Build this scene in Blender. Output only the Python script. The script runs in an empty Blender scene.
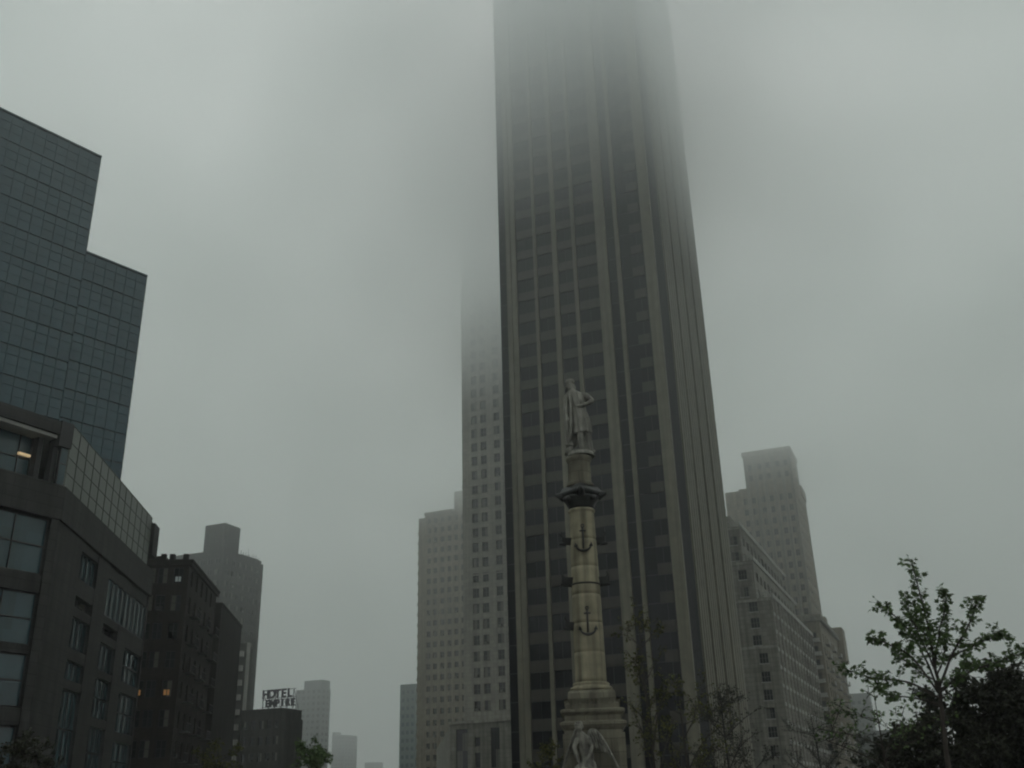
import bpy, bmesh, math, random
from mathutils import Vector, Matrix, noise

R = math.radians
random.seed(7)
S = bpy.context.scene
COL = S.collection
CAM = Vector((0, 0, 1.65))
GRID = R(-22.5)          # avenue grid
BWAY = R(6.5)            # the avenue that cuts across the grid

# ------------------------------------------------------------------ materials
MATS = {}


def new_mat(name):
    m = bpy.data.materials.new(name)
    m.use_nodes = True
    MATS[name] = m
    return m, m.node_tree, m.node_tree.nodes['Principled BSDF']


def stone(name, c, var=.25, rough=.85, streak=.35, joint=None, scale=1.0, spec=.3, bump=.15, mortar=.62):
    """Masonry or metal: blotches, vertical rain streaks, optional block joints (w, h)."""
    m, nt, p = new_mat(name)
    N, L = nt.nodes, nt.links
    tc = N.new('ShaderNodeTexCoord')
    n1 = N.new('ShaderNodeTexNoise'); n1.inputs['Scale'].default_value = .7 * scale; n1.inputs['Detail'].default_value = 6
    L.new(tc.outputs['Object'], n1.inputs['Vector'])
    mp = N.new('ShaderNodeMapping'); mp.inputs['Scale'].default_value = (1.6 * scale, 1.6 * scale, .06 * scale)
    L.new(tc.outputs['Object'], mp.inputs['Vector'])
    n2 = N.new('ShaderNodeTexNoise'); n2.inputs['Scale'].default_value = 1.0; n2.inputs['Detail'].default_value = 5
    L.new(mp.outputs[0], n2.inputs['Vector'])
    r1 = N.new('ShaderNodeMapRange'); r1.inputs[1].default_value = .3; r1.inputs[2].default_value = .7
    r1.inputs[3].default_value = 1 - var; r1.inputs[4].default_value = 1 + var
    L.new(n1.outputs['Fac'], r1.inputs[0])
    r2 = N.new('ShaderNodeMapRange'); r2.inputs[1].default_value = .35; r2.inputs[2].default_value = .7
    r2.inputs[3].default_value = 1 + streak * .3; r2.inputs[4].default_value = 1 - streak
    L.new(n2.outputs['Fac'], r2.inputs[0])
    mu = N.new('ShaderNodeMath'); mu.operation = 'MULTIPLY'
    L.new(r1.outputs[0], mu.inputs[0]); L.new(r2.outputs[0], mu.inputs[1])
    last = mu.outputs[0]
    if joint:
        sp = N.new('ShaderNodeSeparateXYZ'); L.new(tc.outputs['Object'], sp.inputs[0])
        ad = N.new('ShaderNodeMath'); ad.operation = 'ADD'
        L.new(sp.outputs[0], ad.inputs[0]); L.new(sp.outputs[1], ad.inputs[1])
        cb = N.new('ShaderNodeCombineXYZ'); L.new(ad.outputs[0], cb.inputs[0]); L.new(sp.outputs[2], cb.inputs[1])
        br = N.new('ShaderNodeTexBrick'); br.inputs['Scale'].default_value = 1
        br.inputs['Brick Width'].default_value = joint[0]; br.inputs['Row Height'].default_value = joint[1]
        br.inputs['Mortar Size'].default_value = min(joint) * .035
        br.inputs['Color1'].default_value = (1.08, 1.08, 1.08, 1); br.inputs['Color2'].default_value = (.88, .88, .88, 1)
        br.inputs['Mortar'].default_value = (mortar, mortar, mortar, 1)
        L.new(cb.outputs[0], br.inputs['Vector'])
        m2 = N.new('ShaderNodeMath'); m2.operation = 'MULTIPLY'
        L.new(last, m2.inputs[0]); L.new(br.outputs['Color'], m2.inputs[1])
        last = m2.outputs[0]
    vm = N.new('ShaderNodeVectorMath'); vm.operation = 'SCALE'; vm.inputs[0].default_value = c
    L.new(last, vm.inputs['Scale'])
    L.new(vm.outputs[0], p.inputs['Base Color'])
    p.inputs['Roughness'].default_value = rough
    p.inputs['Specular IOR Level'].default_value = spec
    if bump:
        b = N.new('ShaderNodeBump'); b.inputs['Strength'].default_value = bump; b.inputs['Distance'].default_value = .05
        L.new(n1.outputs['Fac'], b.inputs['Height']); L.new(b.outputs[0], p.inputs['Normal'])
    return m


def glass(name, c, rough=.08, var=.6, spec=.5, wob=.02, blinds=0):
    """Dark window glass: each pane differs a little, reflections slightly wavy."""
    m, nt, p = new_mat(name)
    N, L = nt.nodes, nt.links
    oi = N.new('ShaderNodeObjectInfo')
    tc = N.new('ShaderNodeTexCoord')
    wn = N.new('ShaderNodeTexWhiteNoise'); wn.noise_dimensions = '3D'
    sn = N.new('ShaderNodeVectorMath'); sn.operation = 'SNAP'; sn.inputs[1].default_value = (1.6, 1.6, 3.3)
    L.new(tc.outputs['Object'], sn.inputs[0]); L.new(sn.outputs[0], wn.inputs['Vector'])
    ad = N.new('ShaderNodeMath'); ad.operation = 'ADD'
    L.new(oi.outputs['Random'], ad.inputs[0]); L.new(wn.outputs['Value'], ad.inputs[1])
    r = N.new('ShaderNodeMapRange'); r.inputs[1].default_value = 0; r.inputs[2].default_value = 2
    r.inputs[3].default_value = 1 - var; r.inputs[4].default_value = 1 + var
    L.new(ad.outputs[0], r.inputs[0])
    vm = N.new('ShaderNodeVectorMath'); vm.operation = 'SCALE'; vm.inputs[0].default_value = c
    L.new(r.outputs[0], vm.inputs['Scale']); L.new(vm.outputs[0], p.inputs['Base Color'])
    if blinds:      # some panes have a pale blind drawn behind them
        fr_ = N.new('ShaderNodeMath'); fr_.operation = 'FRACT'
        L.new(ad.outputs[0], fr_.inputs[0])
        lt = N.new('ShaderNodeMath'); lt.operation = 'LESS_THAN'; lt.inputs[1].default_value = blinds
        L.new(fr_.outputs[0], lt.inputs[0])
        mx = N.new('ShaderNodeMix'); mx.data_type = 'RGBA'; mx.inputs['B'].default_value = (.15, .145, .125, 1)
        L.new(lt.outputs[0], mx.inputs['Factor']); L.new(vm.outputs[0], mx.inputs['A'])
        L.new(mx.outputs['Result'], p.inputs['Base Color'])
    p.inputs['Roughness'].default_value = rough
    p.inputs['Specular IOR Level'].default_value = spec
    n = N.new('ShaderNodeTexNoise'); n.inputs['Scale'].default_value = .9
    L.new(tc.outputs['Object'], n.inputs['Vector'])
    b = N.new('ShaderNodeBump'); b.inputs['Strength'].default_value = wob * 5; b.inputs['Distance'].default_value = .05
    L.new(n.outputs['Fac'], b.inputs['Height']); L.new(b.outputs[0], p.inputs['Normal'])
    return m


def leafmat(name, c, var=.5):
    m, nt, p = new_mat(name)
    N, L = nt.nodes, nt.links
    g = N.new('ShaderNodeNewGeometry')
    r = N.new('ShaderNodeMapRange'); r.inputs[3].default_value = 1 - var; r.inputs[4].default_value = 1 + var
    L.new(g.outputs['Random Per Island'], r.inputs[0])
    vm = N.new('ShaderNodeVectorMath'); vm.operation = 'SCALE'; vm.inputs[0].default_value = c
    L.new(r.outputs[0], vm.inputs['Scale']); L.new(vm.outputs[0], p.inputs['Base Color'])
    p.inputs['Roughness'].default_value = .6
    p.inputs['Specular IOR Level'].default_value = .25
    tr = N.new('ShaderNodeBsdfTranslucent'); L.new(vm.outputs[0], tr.inputs['Color'])
    mx = N.new('ShaderNodeMixShader'); mx.inputs[0].default_value = .3
    L.new(p.outputs[0], mx.inputs[1]); L.new(tr.outputs[0], mx.inputs[2])
    L.new(mx.outputs[0], N['Material Output'].inputs['Surface'])
    return m


def lit(name, c, s):
    m, nt, p = new_mat(name)
    p.inputs['Base Color'].default_value = (*c, 1)
    p.inputs['Emission Color'].default_value = (*c, 1)
    p.inputs['Emission Strength'].default_value = s
    return m


M = dict(
    tower_pier=stone('tower_pier', (.172, .16, .118), var=.14, rough=.6, streak=.3),
    tower_span=stone('tower_spandrel', (.05, .046, .036), var=.12, rough=.5, streak=.2),
    tower_dark=stone('tower_dark_metal', (.03, .03, .033), var=.2, rough=.45, streak=.2),
    tower_glass=glass('tower_glass', (.01, .011, .014), rough=.12, spec=.16),
    curtain=glass('curtain_glass', (.046, .086, .106), rough=.13, var=.16, spec=.55),
    mullion=stone('mullion_metal', (.035, .045, .048), var=.1, rough=.4, streak=.1),
    curtain_rail=stone('curtain_rail', (.034, .075, .09), var=.1, rough=.4, streak=.1),
    granite_dark=stone('dark_granite', (.031, .030, .028), var=.24, rough=.55, streak=.5, joint=(1.5, .75), mortar=.4),
    soffit=stone('pale_soffit', (.42, .42, .38), var=.06, streak=.1),
    mall_glass=glass('mall_glass', (.033, .066, .076), rough=.2, var=.35, spec=.7),
    parapet_rail=stone('parapet_rail', (.095, .105, .09), var=.1, streak=.1, rough=.5),
    parapet_glass=glass('parapet_glass', (.14, .155, .135), rough=.3, var=.15, spec=.5),
    brown_brick=stone('brown_brick', (.038, .032, .027), var=.2, joint=(.44, .16), streak=.3),
    dark_brick=stone('dark_brick', (.028, .024, .021), var=.2, joint=(.44, .16), streak=.45),
    grey_brick=stone('grey_brick', (.065, .064, .058), var=.2, joint=(.5, .2), streak=.3),
    pale_conc=stone('pale_concrete', (.34, .33, .30), var=.12, streak=.35),
    limestone=stone('limestone', (.23, .22, .185), var=.16, streak=.4, joint=(1.6, .8)),
    limestone_lt=stone('light_limestone', (.31, .295, .255), var=.12, streak=.3, joint=(1.6, .8)),
    white_band=stone('pale_stone_band', (.40, .395, .365), var=.1, streak=.3),
    tan_brick=stone('tan_brick', (.265, .235, .18), var=.15, streak=.35, joint=(.6, .25)),
    hotel_brick=stone('hotel_brick', (.04, .038, .033), var=.15, streak=.35, joint=(.5, .2)),
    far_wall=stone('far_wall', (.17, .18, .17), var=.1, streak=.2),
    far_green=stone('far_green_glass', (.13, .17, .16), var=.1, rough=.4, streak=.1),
    win=glass('window_glass', (.03, .033, .035), rough=.15, var=.8, blinds=.22),
    win_soft=glass('window_glass_soft', (.05, .052, .05), rough=.2, var=.5, blinds=.2),
    frame=stone('window_frame', (.16, .155, .14), var=.1, rough=.5, streak=.1, bump=0),
    frame_dk=stone('dark_window_frame', (.04, .04, .04), var=.1, rough=.5, streak=.1, bump=0),
    col_gran=stone('column_granite', (.275, .25, .168), var=.25, streak=.5, scale=1.8),
    ped_gran=stone('pedestal_granite', (.155, .145, .105), var=.28, streak=.45, joint=(1.3, .62), scale=1.6),
    marble=stone('weathered_marble', (.25, .245, .21), var=.3, streak=.5, scale=2.2, bump=.3),
    grimy_marble=stone('grimy_marble', (.19, .185, .155), var=.45, streak=.6, scale=3, bump=.4),
    bronze=stone('dark_bronze', (.02, .021, .019), var=.35, rough=.5, streak=.3, scale=2.5, spec=.5),
    bark=stone('bark', (.05, .043, .035), var=.3, rough=.9, streak=.3, scale=6),
    bark_dk=stone('dark_bark', (.03, .027, .023), var=.3, rough=.9, streak=.3, scale=6),
    leaf=leafmat('maple_leaf', (.085, .13, .05)),
    leaf_yel=leafmat('young_leaf', (.075, .08, .022)),
    leaf_dk=leafmat('park_leaf', (.027, .03, .017)),
    asphalt=stone('asphalt', (.05, .05, .05), var=.2, streak=0, rough=.7),
    paving=stone('paving', (.17, .165, .155), var=.15, streak=0, joint=(1.2, 1.2)),
    earth=stone('earth', (.07, .068, .06), var=.3, streak=0),
    paint=stone('road_paint', (.7, .7, .68), var=.15, streak=0),
    warm=lit('warm_lamp', (1, .74, .42), .11),
    warm_dim=lit('warm_room', (.9, .45, .16), .022),
    cool_dim=lit('cool_room', (.55, .62, .6), .02),
    sign=stone('sign_metal', (.05, .045, .055), var=.1, rough=.5, streak=.1),
)


# ------------------------------------------------------------------ mesh helpers
class MB:
    def __init__(s):
        s.bm = bmesh.new()

    def box(s, x0, x1, y0, y1, z0, z1, mi=0):
        if x1 < x0: x0, x1 = x1, x0
        if y1 < y0: y0, y1 = y1, y0
        v = [s.bm.verts.new(c) for c in ((x0, y0, z0), (x1, y0, z0), (x1, y1, z0), (x0, y1, z0), (x0, y0, z1), (x1, y0, z1), (x1, y1, z1), (x0, y1, z1))]
        for f in ((3, 2, 1, 0), (4, 5, 6, 7), (0, 1, 5, 4), (1, 2, 6, 5), (2, 3, 7, 6), (3, 0, 4, 7)):
            s.bm.faces.new([v[i] for i in f]).material_index = mi
        return s

    def prism(s, poly, z0, z1, mi=0):
        a = [s.bm.verts.new((x, y, z0)) for x, y in poly]
        b = [s.bm.verts.new((x, y, z1)) for x, y in poly]
        n = len(poly)
        s.bm.faces.new(a[::-1]).material_index = mi
        s.bm.faces.new(b).material_index = mi
        for i in range(n):
            s.bm.faces.new((a[i], a[(i + 1) % n], b[(i + 1) % n], b[i])).material_index = mi
        return s

    def rings(s, rings, cap=True, mi=0):
        vs = [[s.bm.verts.new(p) for p in r] for r in rings]
        n = len(vs[0])
        for a, b in zip(vs, vs[1:]):
            for i in range(n):
                s.bm.faces.new((a[i], a[(i + 1) % n], b[(i + 1) % n], b[i])).material_index = mi
        if cap:
            s.bm.faces.new(vs[0][::-1]).material_index = mi
            s.bm.faces.new(vs[-1]).material_index = mi
        return s

    def lathe(s, prof, c=(0, 0), n=40, mi=0):
        return s.rings([[(c[0] + r * math.cos(2 * math.pi * i / n), c[1] + r * math.sin(2 * math.pi * i / n), z) for i in range(n)] for r, z in prof], mi=mi)

    def square(s, prof, rot=0, mi=0):
        """Square 'lathe': list of (half width, z)."""
        out = []
        for h, z in prof:
            out.append([(h * math.sqrt(2) * math.cos(rot + math.pi / 4 + i * math.pi / 2), h * math.sqrt(2) * math.sin(rot + math.pi / 4 + i * math.pi / 2), z) for i in range(4)])
        return s.rings(out, mi=mi)

    def tube(s, pts, rad, n=8, mi=0, flat=1.0):
        pts = [Vector(p) for p in pts]
        rings = []
        up = None
        for i, p in enumerate(pts):
            d = (pts[min(i + 1, len(pts) - 1)] - pts[max(i - 1, 0)])
            d = d.normalized() if d.length > 1e-9 else Vector((0, 0, 1))
            if up is None:
                up = d.orthogonal().normalized()
            up = (up - d * up.dot(d))
            up = up.normalized() if up.length > 1e-6 else d.orthogonal().normalized()
            w = d.cross(up)
            r = rad[i] if hasattr(rad, '__len__') else rad
            rings.append([p + (up * math.cos(2 * math.pi * k / n) + w * math.sin(2 * math.pi * k / n) * flat) * r for k in range(n)])
        return s.rings(rings, mi=mi)

    def ball(s, c, r, n=12, mi=0):
        rx, ry, rz = r if hasattr(r, '__len__') else (r, r, r)
        rg = []
        for j in range(1, n):
            t = math.pi * j / n
            rg.append([(c[0] + rx * math.sin(t) * math.cos(2 * math.pi * i / n), c[1] + ry * math.sin(t) * math.sin(2 * math.pi * i / n), c[2] - rz * math.cos(t)) for i in range(n)])
        return s.rings(rg, mi=mi)

    def add_mesh(s, me, mx):
        n0 = len(s.bm.verts)
        s.bm.from_mesh(me)
        s.bm.verts.ensure_lookup_table()
        bmesh.ops.transform(s.bm, matrix=mx, verts=s.bm.verts[n0:])
        return s

    def mesh(s, name, mats, smooth=False):
        me = bpy.data.meshes.new(name)
        bmesh.ops.recalc_face_normals(s.bm, faces=s.bm.faces)
        s.bm.to_mesh(me)
        s.bm.free()
        for m in (mats if isinstance(mats, (list, tuple)) else [mats]):
            me.materials.append(m)
        if smooth:
            for p in me.polygons:
                p.use_smooth = True
        return me

    def build(s, name, mats, parent=None, smooth=False):
        return link(name, s.mesh(name, mats, smooth), parent)


def smooth_path(pts, k=4):
    out = []
    pts = [Vector(p) for p in pts]
    for i in range(len(pts) - 1):
        p0, p1, p2, p3 = pts[max(0, i - 1)], pts[i], pts[i + 1], pts[min(len(pts) - 1, i + 2)]
        for j in range(k):
            t = j / k
            out.append(.5 * ((2 * p1) + (p2 - p0) * t + (2 * p0 - 5 * p1 + 4 * p2 - p3) * t * t + (3 * p1 - p0 - 3 * p2 + p3) * t ** 3))
    out.append(pts[-1])
    return out


def link(name, data, parent=None):
    o = bpy.data.objects.new(name, data)
    COL.objects.link(o)
    if parent:
        o.parent = parent
    return o


def tag(o, label=None, cat=None, group=None, kind=None):
    if label: o['label'] = label
    if cat: o['category'] = cat
    if group: o['group'] = group
    if kind: o['kind'] = kind
    return o


def thing(name, label, cat, loc=(0, 0, 0), rot=0, group=None):
    o = bpy.data.objects.new(name, None)
    o.empty_display_size = .5
    COL.objects.link(o)
    o.location = loc
    o.rotation_euler = (0, 0, rot)
    return tag(o, label, cat, group)


# ------------------------------------------------------------------ windows
PENDING = []     # (building, mesh, local matrix): become parts at the end, the rest one glazing part
WCACHE = {}
VARIANT = {}     # the same window with an air conditioner in it


def window_mesh(w, h, gm='win', fm='frame', nx=2, nz=2, deep=.22, sill=True, ac=False):
    k = (w, h, gm, fm, nx, nz, deep, sill, ac)
    if k in WCACHE:
        return WCACHE[k]
    b = MB()
    b.box(-w / 2, w / 2, deep, deep + .05, 0, h, 0)
    f = .07
    b.box(-w / 2, -w / 2 + f, deep - .06, deep - .003, 0, h, 1)
    b.box(w / 2 - f, w / 2, deep - .06, deep - .003, 0, h, 1)
    b.box(-w / 2 + f, w / 2 - f, deep - .06, deep - .003, 0, f, 1)
    b.box(-w / 2 + f, w / 2 - f, deep - .06, deep - .003, h - f, h, 1)
    for i in range(1, nx):
        x = -w / 2 + w * i / nx
        b.box(x - .035, x + .035, deep - .05, deep - .003, f, h - f, 1)
    for j in range(1, nz):
        z = h * j / nz
        b.box(-w / 2 + f, w / 2 - f, deep - .045, deep - .003, z - .03, z + .03, 1)
    if sill:
        b.box(-w / 2 - .08, w / 2 + .08, -.12, deep - .07, -.13, -.004, 2)
    if ac:
        b.box(-.36, .30, -.28, deep - .08, .075, .5, 1)
    me = b.mesh('window', [M[gm], M[fm], M['white_band'] if sill == 'white' else M['limestone']])
    WCACHE[k] = me
    if not ac:
        VARIANT[me.name] = window_mesh(w, h, gm, fm, nx, nz, deep, sill, True)
    return me


def tilt(d):
    return Matrix.Rotation(R(random.uniform(-d, d)), 4, 'Z') @ Matrix.Rotation(R(random.uniform(-d, d)), 4, 'X')


class Face:
    """Maps (along, inward depth, z) of one façade into building space."""

    def __init__(s, kind, at=0.0):
        s.kind, s.at = kind, at

    def box(s, b, u0, u1, d0, d1, z0, z1, mi=0):
        if s.kind == 'front': b.box(u0, u1, s.at + d0, s.at + d1, z0, z1, mi)
        elif s.kind == 'right': b.box(s.at - d1, s.at - d0, u0, u1, z0, z1, mi)
        else: b.box(s.at + d0, s.at + d1, u0, u1, z0, z1, mi)

    def mx(s, u, z, d=0.0):
        if s.kind == 'front': return Matrix.Translation((u, s.at + d, z))
        if s.kind == 'right': return Matrix.Translation((s.at - d, u, z)) @ Matrix.Rotation(math.pi / 2, 4, 'Z')
        return Matrix.Translation((s.at + d, u, z)) @ Matrix.Rotation(-math.pi / 2, 4, 'Z')


def facade(bld, b, face, u0, u1, z0, z1, cols, rows, ww, wh, depth=.4, win=None, mi=0):
    """Wall skin with real openings. cols: window centres; rows: sill heights. The core starts at depth."""
    win = win or window_mesh(ww, wh)
    rows = sorted(r for r in rows if r > z0 + .05 and r + wh < z1 - .05)
    cols = sorted(cols)
    z = z0
    for r in rows:
        face.box(b, u0, u1, 0, depth, z, r, mi)
        u = u0
        for c in cols:
            face.box(b, u, c - ww / 2, 0, depth, r, r + wh, mi)
            u = c + ww / 2
            PENDING.append((bld, VARIANT[win.name] if win.name in VARIANT and random.random() < .13 else win, face.mx(c, r)))
        face.box(b, u, u1, 0, depth, r, r + wh, mi)
        z = r + wh
    face.box(b, u0, u1, 0, depth, z, z1, mi)


def frange(a, b, n):
    return [a + (b - a) * (i + .5) / n for i in range(n)]


# ------------------------------------------------------------------ setting: ground
g = MB(); g.box(-650, 650, -150, 3190, -.5, 0); tag(g.build('ground', M['earth']), kind='structure')


def sheet(name, mat, poly, z0, z1):
    b = MB(); b.prism(poly, z0, z1)
    return tag(b.build(name, M[mat]), kind='structure')


def rect(cx, cy, rot, x0, x1, y0, y1):
    c, s_ = math.cos(rot), math.sin(rot)
    return [(cx + x * c - y * s_, cy + x * s_ + y * c) for x, y in ((x0, y0), (x1, y0), (x1, y1), (x0, y1))]


def disc(cx, cy, r, n=64):
    return [(cx + r * math.cos(2 * math.pi * i / n), cy + r * math.sin(2 * math.pi * i / n)) for i in range(n)]


sheet('road', 'asphalt', rect(-26, 85, BWAY, -9, 9, 0, 1000), .004, .012)
sheet('road', 'asphalt', rect(36, 90, GRID, -2, 20, 0, 900), .016, .024)
sheet('road', 'asphalt', disc(3.45, 51.9, 50), .028, .036)
sheet('plaza', 'paving', disc(3.45, 51.9, 17), .04, .18)
sheet('pavement', 'paving', rect(0, 0, 0, -30, 30, -14, 4), .04, .17)
b = MB()
for k in range(40):
    a0, a1 = 2 * math.pi * k / 40, 2 * math.pi * (k + .45) / 40
    r0, r1 = 30.9, 31.05
    b.prism([(3.45 + r0 * math.cos(a0), 51.9 + r0 * math.sin(a0)), (3.45 + r1 * math.cos(a0), 51.9 + r1 * math.sin(a0)),
             (3.45 + r1 * math.cos(a1), 51.9 + r1 * math.sin(a1)), (3.45 + r0 * math.cos(a1), 51.9 + r0 * math.sin(a1))], .04, .042)
tag(b.build('road_marking', M['paint']), kind='structure')

# ------------------------------------------------------------------ the dark tower in the middle
T = thing('office_tower', 'tall dark tower with bronze vertical piers, its top lost in cloud, behind the statue', 'skyscraper', (21.47, 128.21, 0), GRID)
TH, FH = 178.0, 3.68
Z0T = 3.18
b = MB()
b.box(-25.0, -.62, .62, 33.6, 0, TH - 1, 1)
core = b
F = Face('front', 0)
for u0, u1, d in ((-23.64, -22.87, 0), (-22.84, -22.06, .12), (-19.1, -18.6, .1), (-15.95, -15.19, .05), (-12.69, -12.11, .1), (-8.8, -7.2, 0), (-5.88, -5.27, .1), (-1.53, 0, 0)):
    b = MB(); F.box(b, u0, u1, d, .6, 0, TH)
    b.build('pier', M['tower_pier'], T)
bays = [(-21.95, -19.15), (-18.55, -16.0), (-15.14, -12.74), (-12.06, -8.85)]
wins = {}
nf = int((TH - Z0T) / FH)
for k in range(nf):
    z = Z0T + k * FH
    for u0, u1 in bays + [(-3.55, -1.75)]:
        F.box(core, u0, u1, .3, .6, z, z + 1.45)
core.build('wall', [M['tower_span'], M['tower_dark']], T)
b = MB()
for u0, u1 in ((-24.98, -23.7), (-7.15, -5.93), (-5.22, -3.6)):
    F.box(b, u0, u1, .45, .6, 0, TH - .5)
    for k in range(nf):
        F.box(b, u0, u1, .40, .447, Z0T + k * FH, Z0T + k * FH + .12, 1)
b.build('dark_glass_strip', [M['tower_glass'], M['tower_dark']], T)


def tower_window(w):
    key = ('tw', round(w, 2))
    if key not in WCACHE:
        b = MB(); h = FH - 1.45
        b.box(-w / 2, w / 2, .45, .55, 0, h, 0)
        b.box(-w / 2, w / 2, .39, .447, 0, .07, 1)
        b.box(-w / 2, w / 2, .39, .447, h - .07, h, 1)
        b.box(-.04, .04, .40, .447, .07, h - .07, 1)
        WCACHE[key] = b.mesh('window', [M['tower_glass'], M['tower_dark']])
    return WCACHE[key]


for k in range(nf):
    z = Z0T + k * FH + 1.45
    for u0, u1 in bays + [(-3.55, -1.75)]:
        PENDING.append((T, tower_window(u1 - u0), F.mx((u0 + u1) / 2, z) @ tilt(.6)))
FE = Face('right', 0)
for u0, u1 in ((.0, .55), (6.9, 12.5), (13.5, 18.95), (20.3, 25.7), (27.1, 34.0)):
    b = MB()
    if u0 > 1:
        FE.box(b, u0, u1, .4, .6, 0, TH)
        nr_ = 4
        for i in range(nr_):
            a_ = u0 + (u1 - u0) * i / nr_
            FE.box(b, a_ + .26, a_ + (u1 - u0) / nr_ - .26, 0, .397, 0, TH)
        b.build('pier', M['tower_pier'], T)
    else:
        b.bm.free()
b = MB()
for u in (1.2, 1.9, 2.6, 3.3, 4.0, 4.7, 5.4, 6.1):
    FE.box(b, u - .06, u + .06, .06, .497, 0, TH - .6, 1)
for u0, u1 in ((.62, 6.85), (12.53, 13.47), (18.98, 20.27), (25.73, 27.07)):
    FE.box(b, u0, u1, .5, .61, 0, TH - .5)
    for k in range(nf):
        pass
b.build('dark_glass_strip', [M['tower_glass'], M['tower_dark']], T)
b = MB(); b.box(-25.2, .2, -.2, 34.2, TH + .02, TH + 1.4)
b.build('parapet', M['tower_pier'], T)

# ------------------------------------------------------------------ blue glass tower, far left
G = thing('glass_tower', 'blue-green glass curtain wall tower stepping down beside the dark stone shopping block', 'skyscraper', (-40.11, 97.04, 0), R(51))
F = Face('front', 0)
steps = [(-7.16, 0, 56.85), (-34, -7.16, 68.9)]
b = MB()
b.box(-7.16, 0, .14, 26, 0, 56.8); b.box(-34, -7.163, .14, 26, 0, 68.85)
b.build('core', M['mullion'], G)
b = MB()
bw = 1.22
for x0, x1, h in steps:
    n = max(1, round((x1 - x0) / bw)); w = (x1 - x0) / n
    for i in range(n + 1):
        x = x0 + i * w
        F.box(b, x - .028, x + .028, -.03, .13, 14, h)
    z = h
    k = 0
    while z > 14:
        F.box(b, x0 + .03, x1 - .03, .005, .12, z - .04, z)
        F.box(b, x0 + .03, x1 - .03, -.005, .12, z - 1.03, z - .99)
        F.box(b, x0 + .03, x1 - .03, .0, .12, z - 2.05, z - 2.02)
        z -= 3.1
b.build('mullion_grid', M['curtain_rail'], G)


def curtain_window(w, h):
    k = ('cw', round(w, 3), round(h, 3))
    if k not in WCACHE:
        b = MB(); b.box(-w / 2, w / 2, .02, .10, 0, h)
        WCACHE[k] = b.mesh('window', M['curtain'])
    return WCACHE[k]


for x0, x1, h in steps:
    n = max(1, round((x1 - x0) / bw)); w = (x1 - x0) / n
    z = h - .1
    while z > 16:
        for i in range(n):
            xc = x0 + (i + .5) * w
            PENDING.append((G, curtain_window(w - .05, 2.05), F.mx(xc, z - .99 - 2.05) @ tilt(.5)))
            PENDING.append((G, curtain_window(w - .05, .90), F.mx(xc, z - .98) @ tilt(.5)))
        z -= 3.1
b = MB(); b.box(-7.16, .05, -.06, 26, 56.86, 57.0); b.box(-34, -7.11, -.06, 26, 68.91, 69.05)
b.build('roof_coping', M['curtain_rail'], G)

# ------------------------------------------------------------------ dark stone shopping block, lower left
P = thing('shopping_block', 'dark granite shopping block with glazed top storey and one warm lamp, lower left', 'building', (-31.95, 67.85, 0), 0)
A1, A2 = R(60), BWAY     # two façades meeting at the corner


def fr(ang, kind):
    """Frame rotated about the block's corner; kind front: x along the façade (negative = left), y inward."""
    e = Matrix.Rotation(ang, 4, 'Z')
    return e


class RF:
    """Façade in a rotated frame about the corner."""

    def __init__(s, ang, kind):
        s.m = Matrix.Rotation(ang, 4, 'Z'); s.kind = kind

    def box(s, b, u0, u1, d0, d1, z0, z1, mi=0):
        t = MB()
        Face(s.kind).box(t, u0, u1, d0, d1, z0, z1, mi)
        me = bpy.data.meshes.new('t'); t.bm.to_mesh(me); t.bm.free()
        b.add_mesh(me, s.m); bpy.data.meshes.remove(me)


PL = RF(A1, 'front')     # faces the circle; u from -14 to 0
PR = RF(A2, 'right')     # along the avenue; u from 0 to 25.6


def corner_pt(ang, x, y):
    v = Matrix.Rotation(ang, 4, 'Z') @ Vector((x, y, 0))
    return (v.x, v.y)


def band(d, d2=None):
    """Plan polygon of the block set back d on the left façade and d2 on the right one."""
    d2 = d if d2 is None else d2
    # left façade line and right façade line, intersect
    u1 = Matrix.Rotation(A1, 4, 'Z') @ Vector((1, 0, 0)); n1 = Matrix.Rotation(A1, 4, 'Z') @ Vector((0, 1, 0))
    u2 = Matrix.Rotation(A2, 4, 'Z') @ Vector((0, 1, 0)); n2 = Matrix.Rotation(A2, 4, 'Z') @ Vector((-1, 0, 0))
    a = n1 * d; c = n2 * d2
    den = u1.x * u2.y - u1.y * u2.x
    t = ((c.x - a.x) * u2.y - (c.y - a.y) * u2.x) / den
    k = a + u1 * t
    e1 = a - u1 * 24; e2 = c + u2 * 27.5
    e3 = e2 + n2 * 16; 
    e4 = e1 + n1 * 16
    return [(k.x, k.y), (e2.x, e2.y), (e3.x, e3.y), (e4.x, e4.y), (e1.x, e1.y)]


def slab(name, mat, d, z0, z1, d2=None):
    b = MB(); b.prism(band(d, d2), z0, z1)
    return b.build(name, M[mat], P)


slab('core', 'frame_dk', .95, 0, 20.9)
slab('stone_band', 'granite_dark', -.15, 20.95, 23.35)
slab('floor_slab', 'frame_dk', .1, 23.36, 23.5)
slab('roof', 'granite_dark', 0, 27.05, 28.0, .32)
slab('soffit', 'soffit', .25, 26.78, 27.04, .4)
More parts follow.
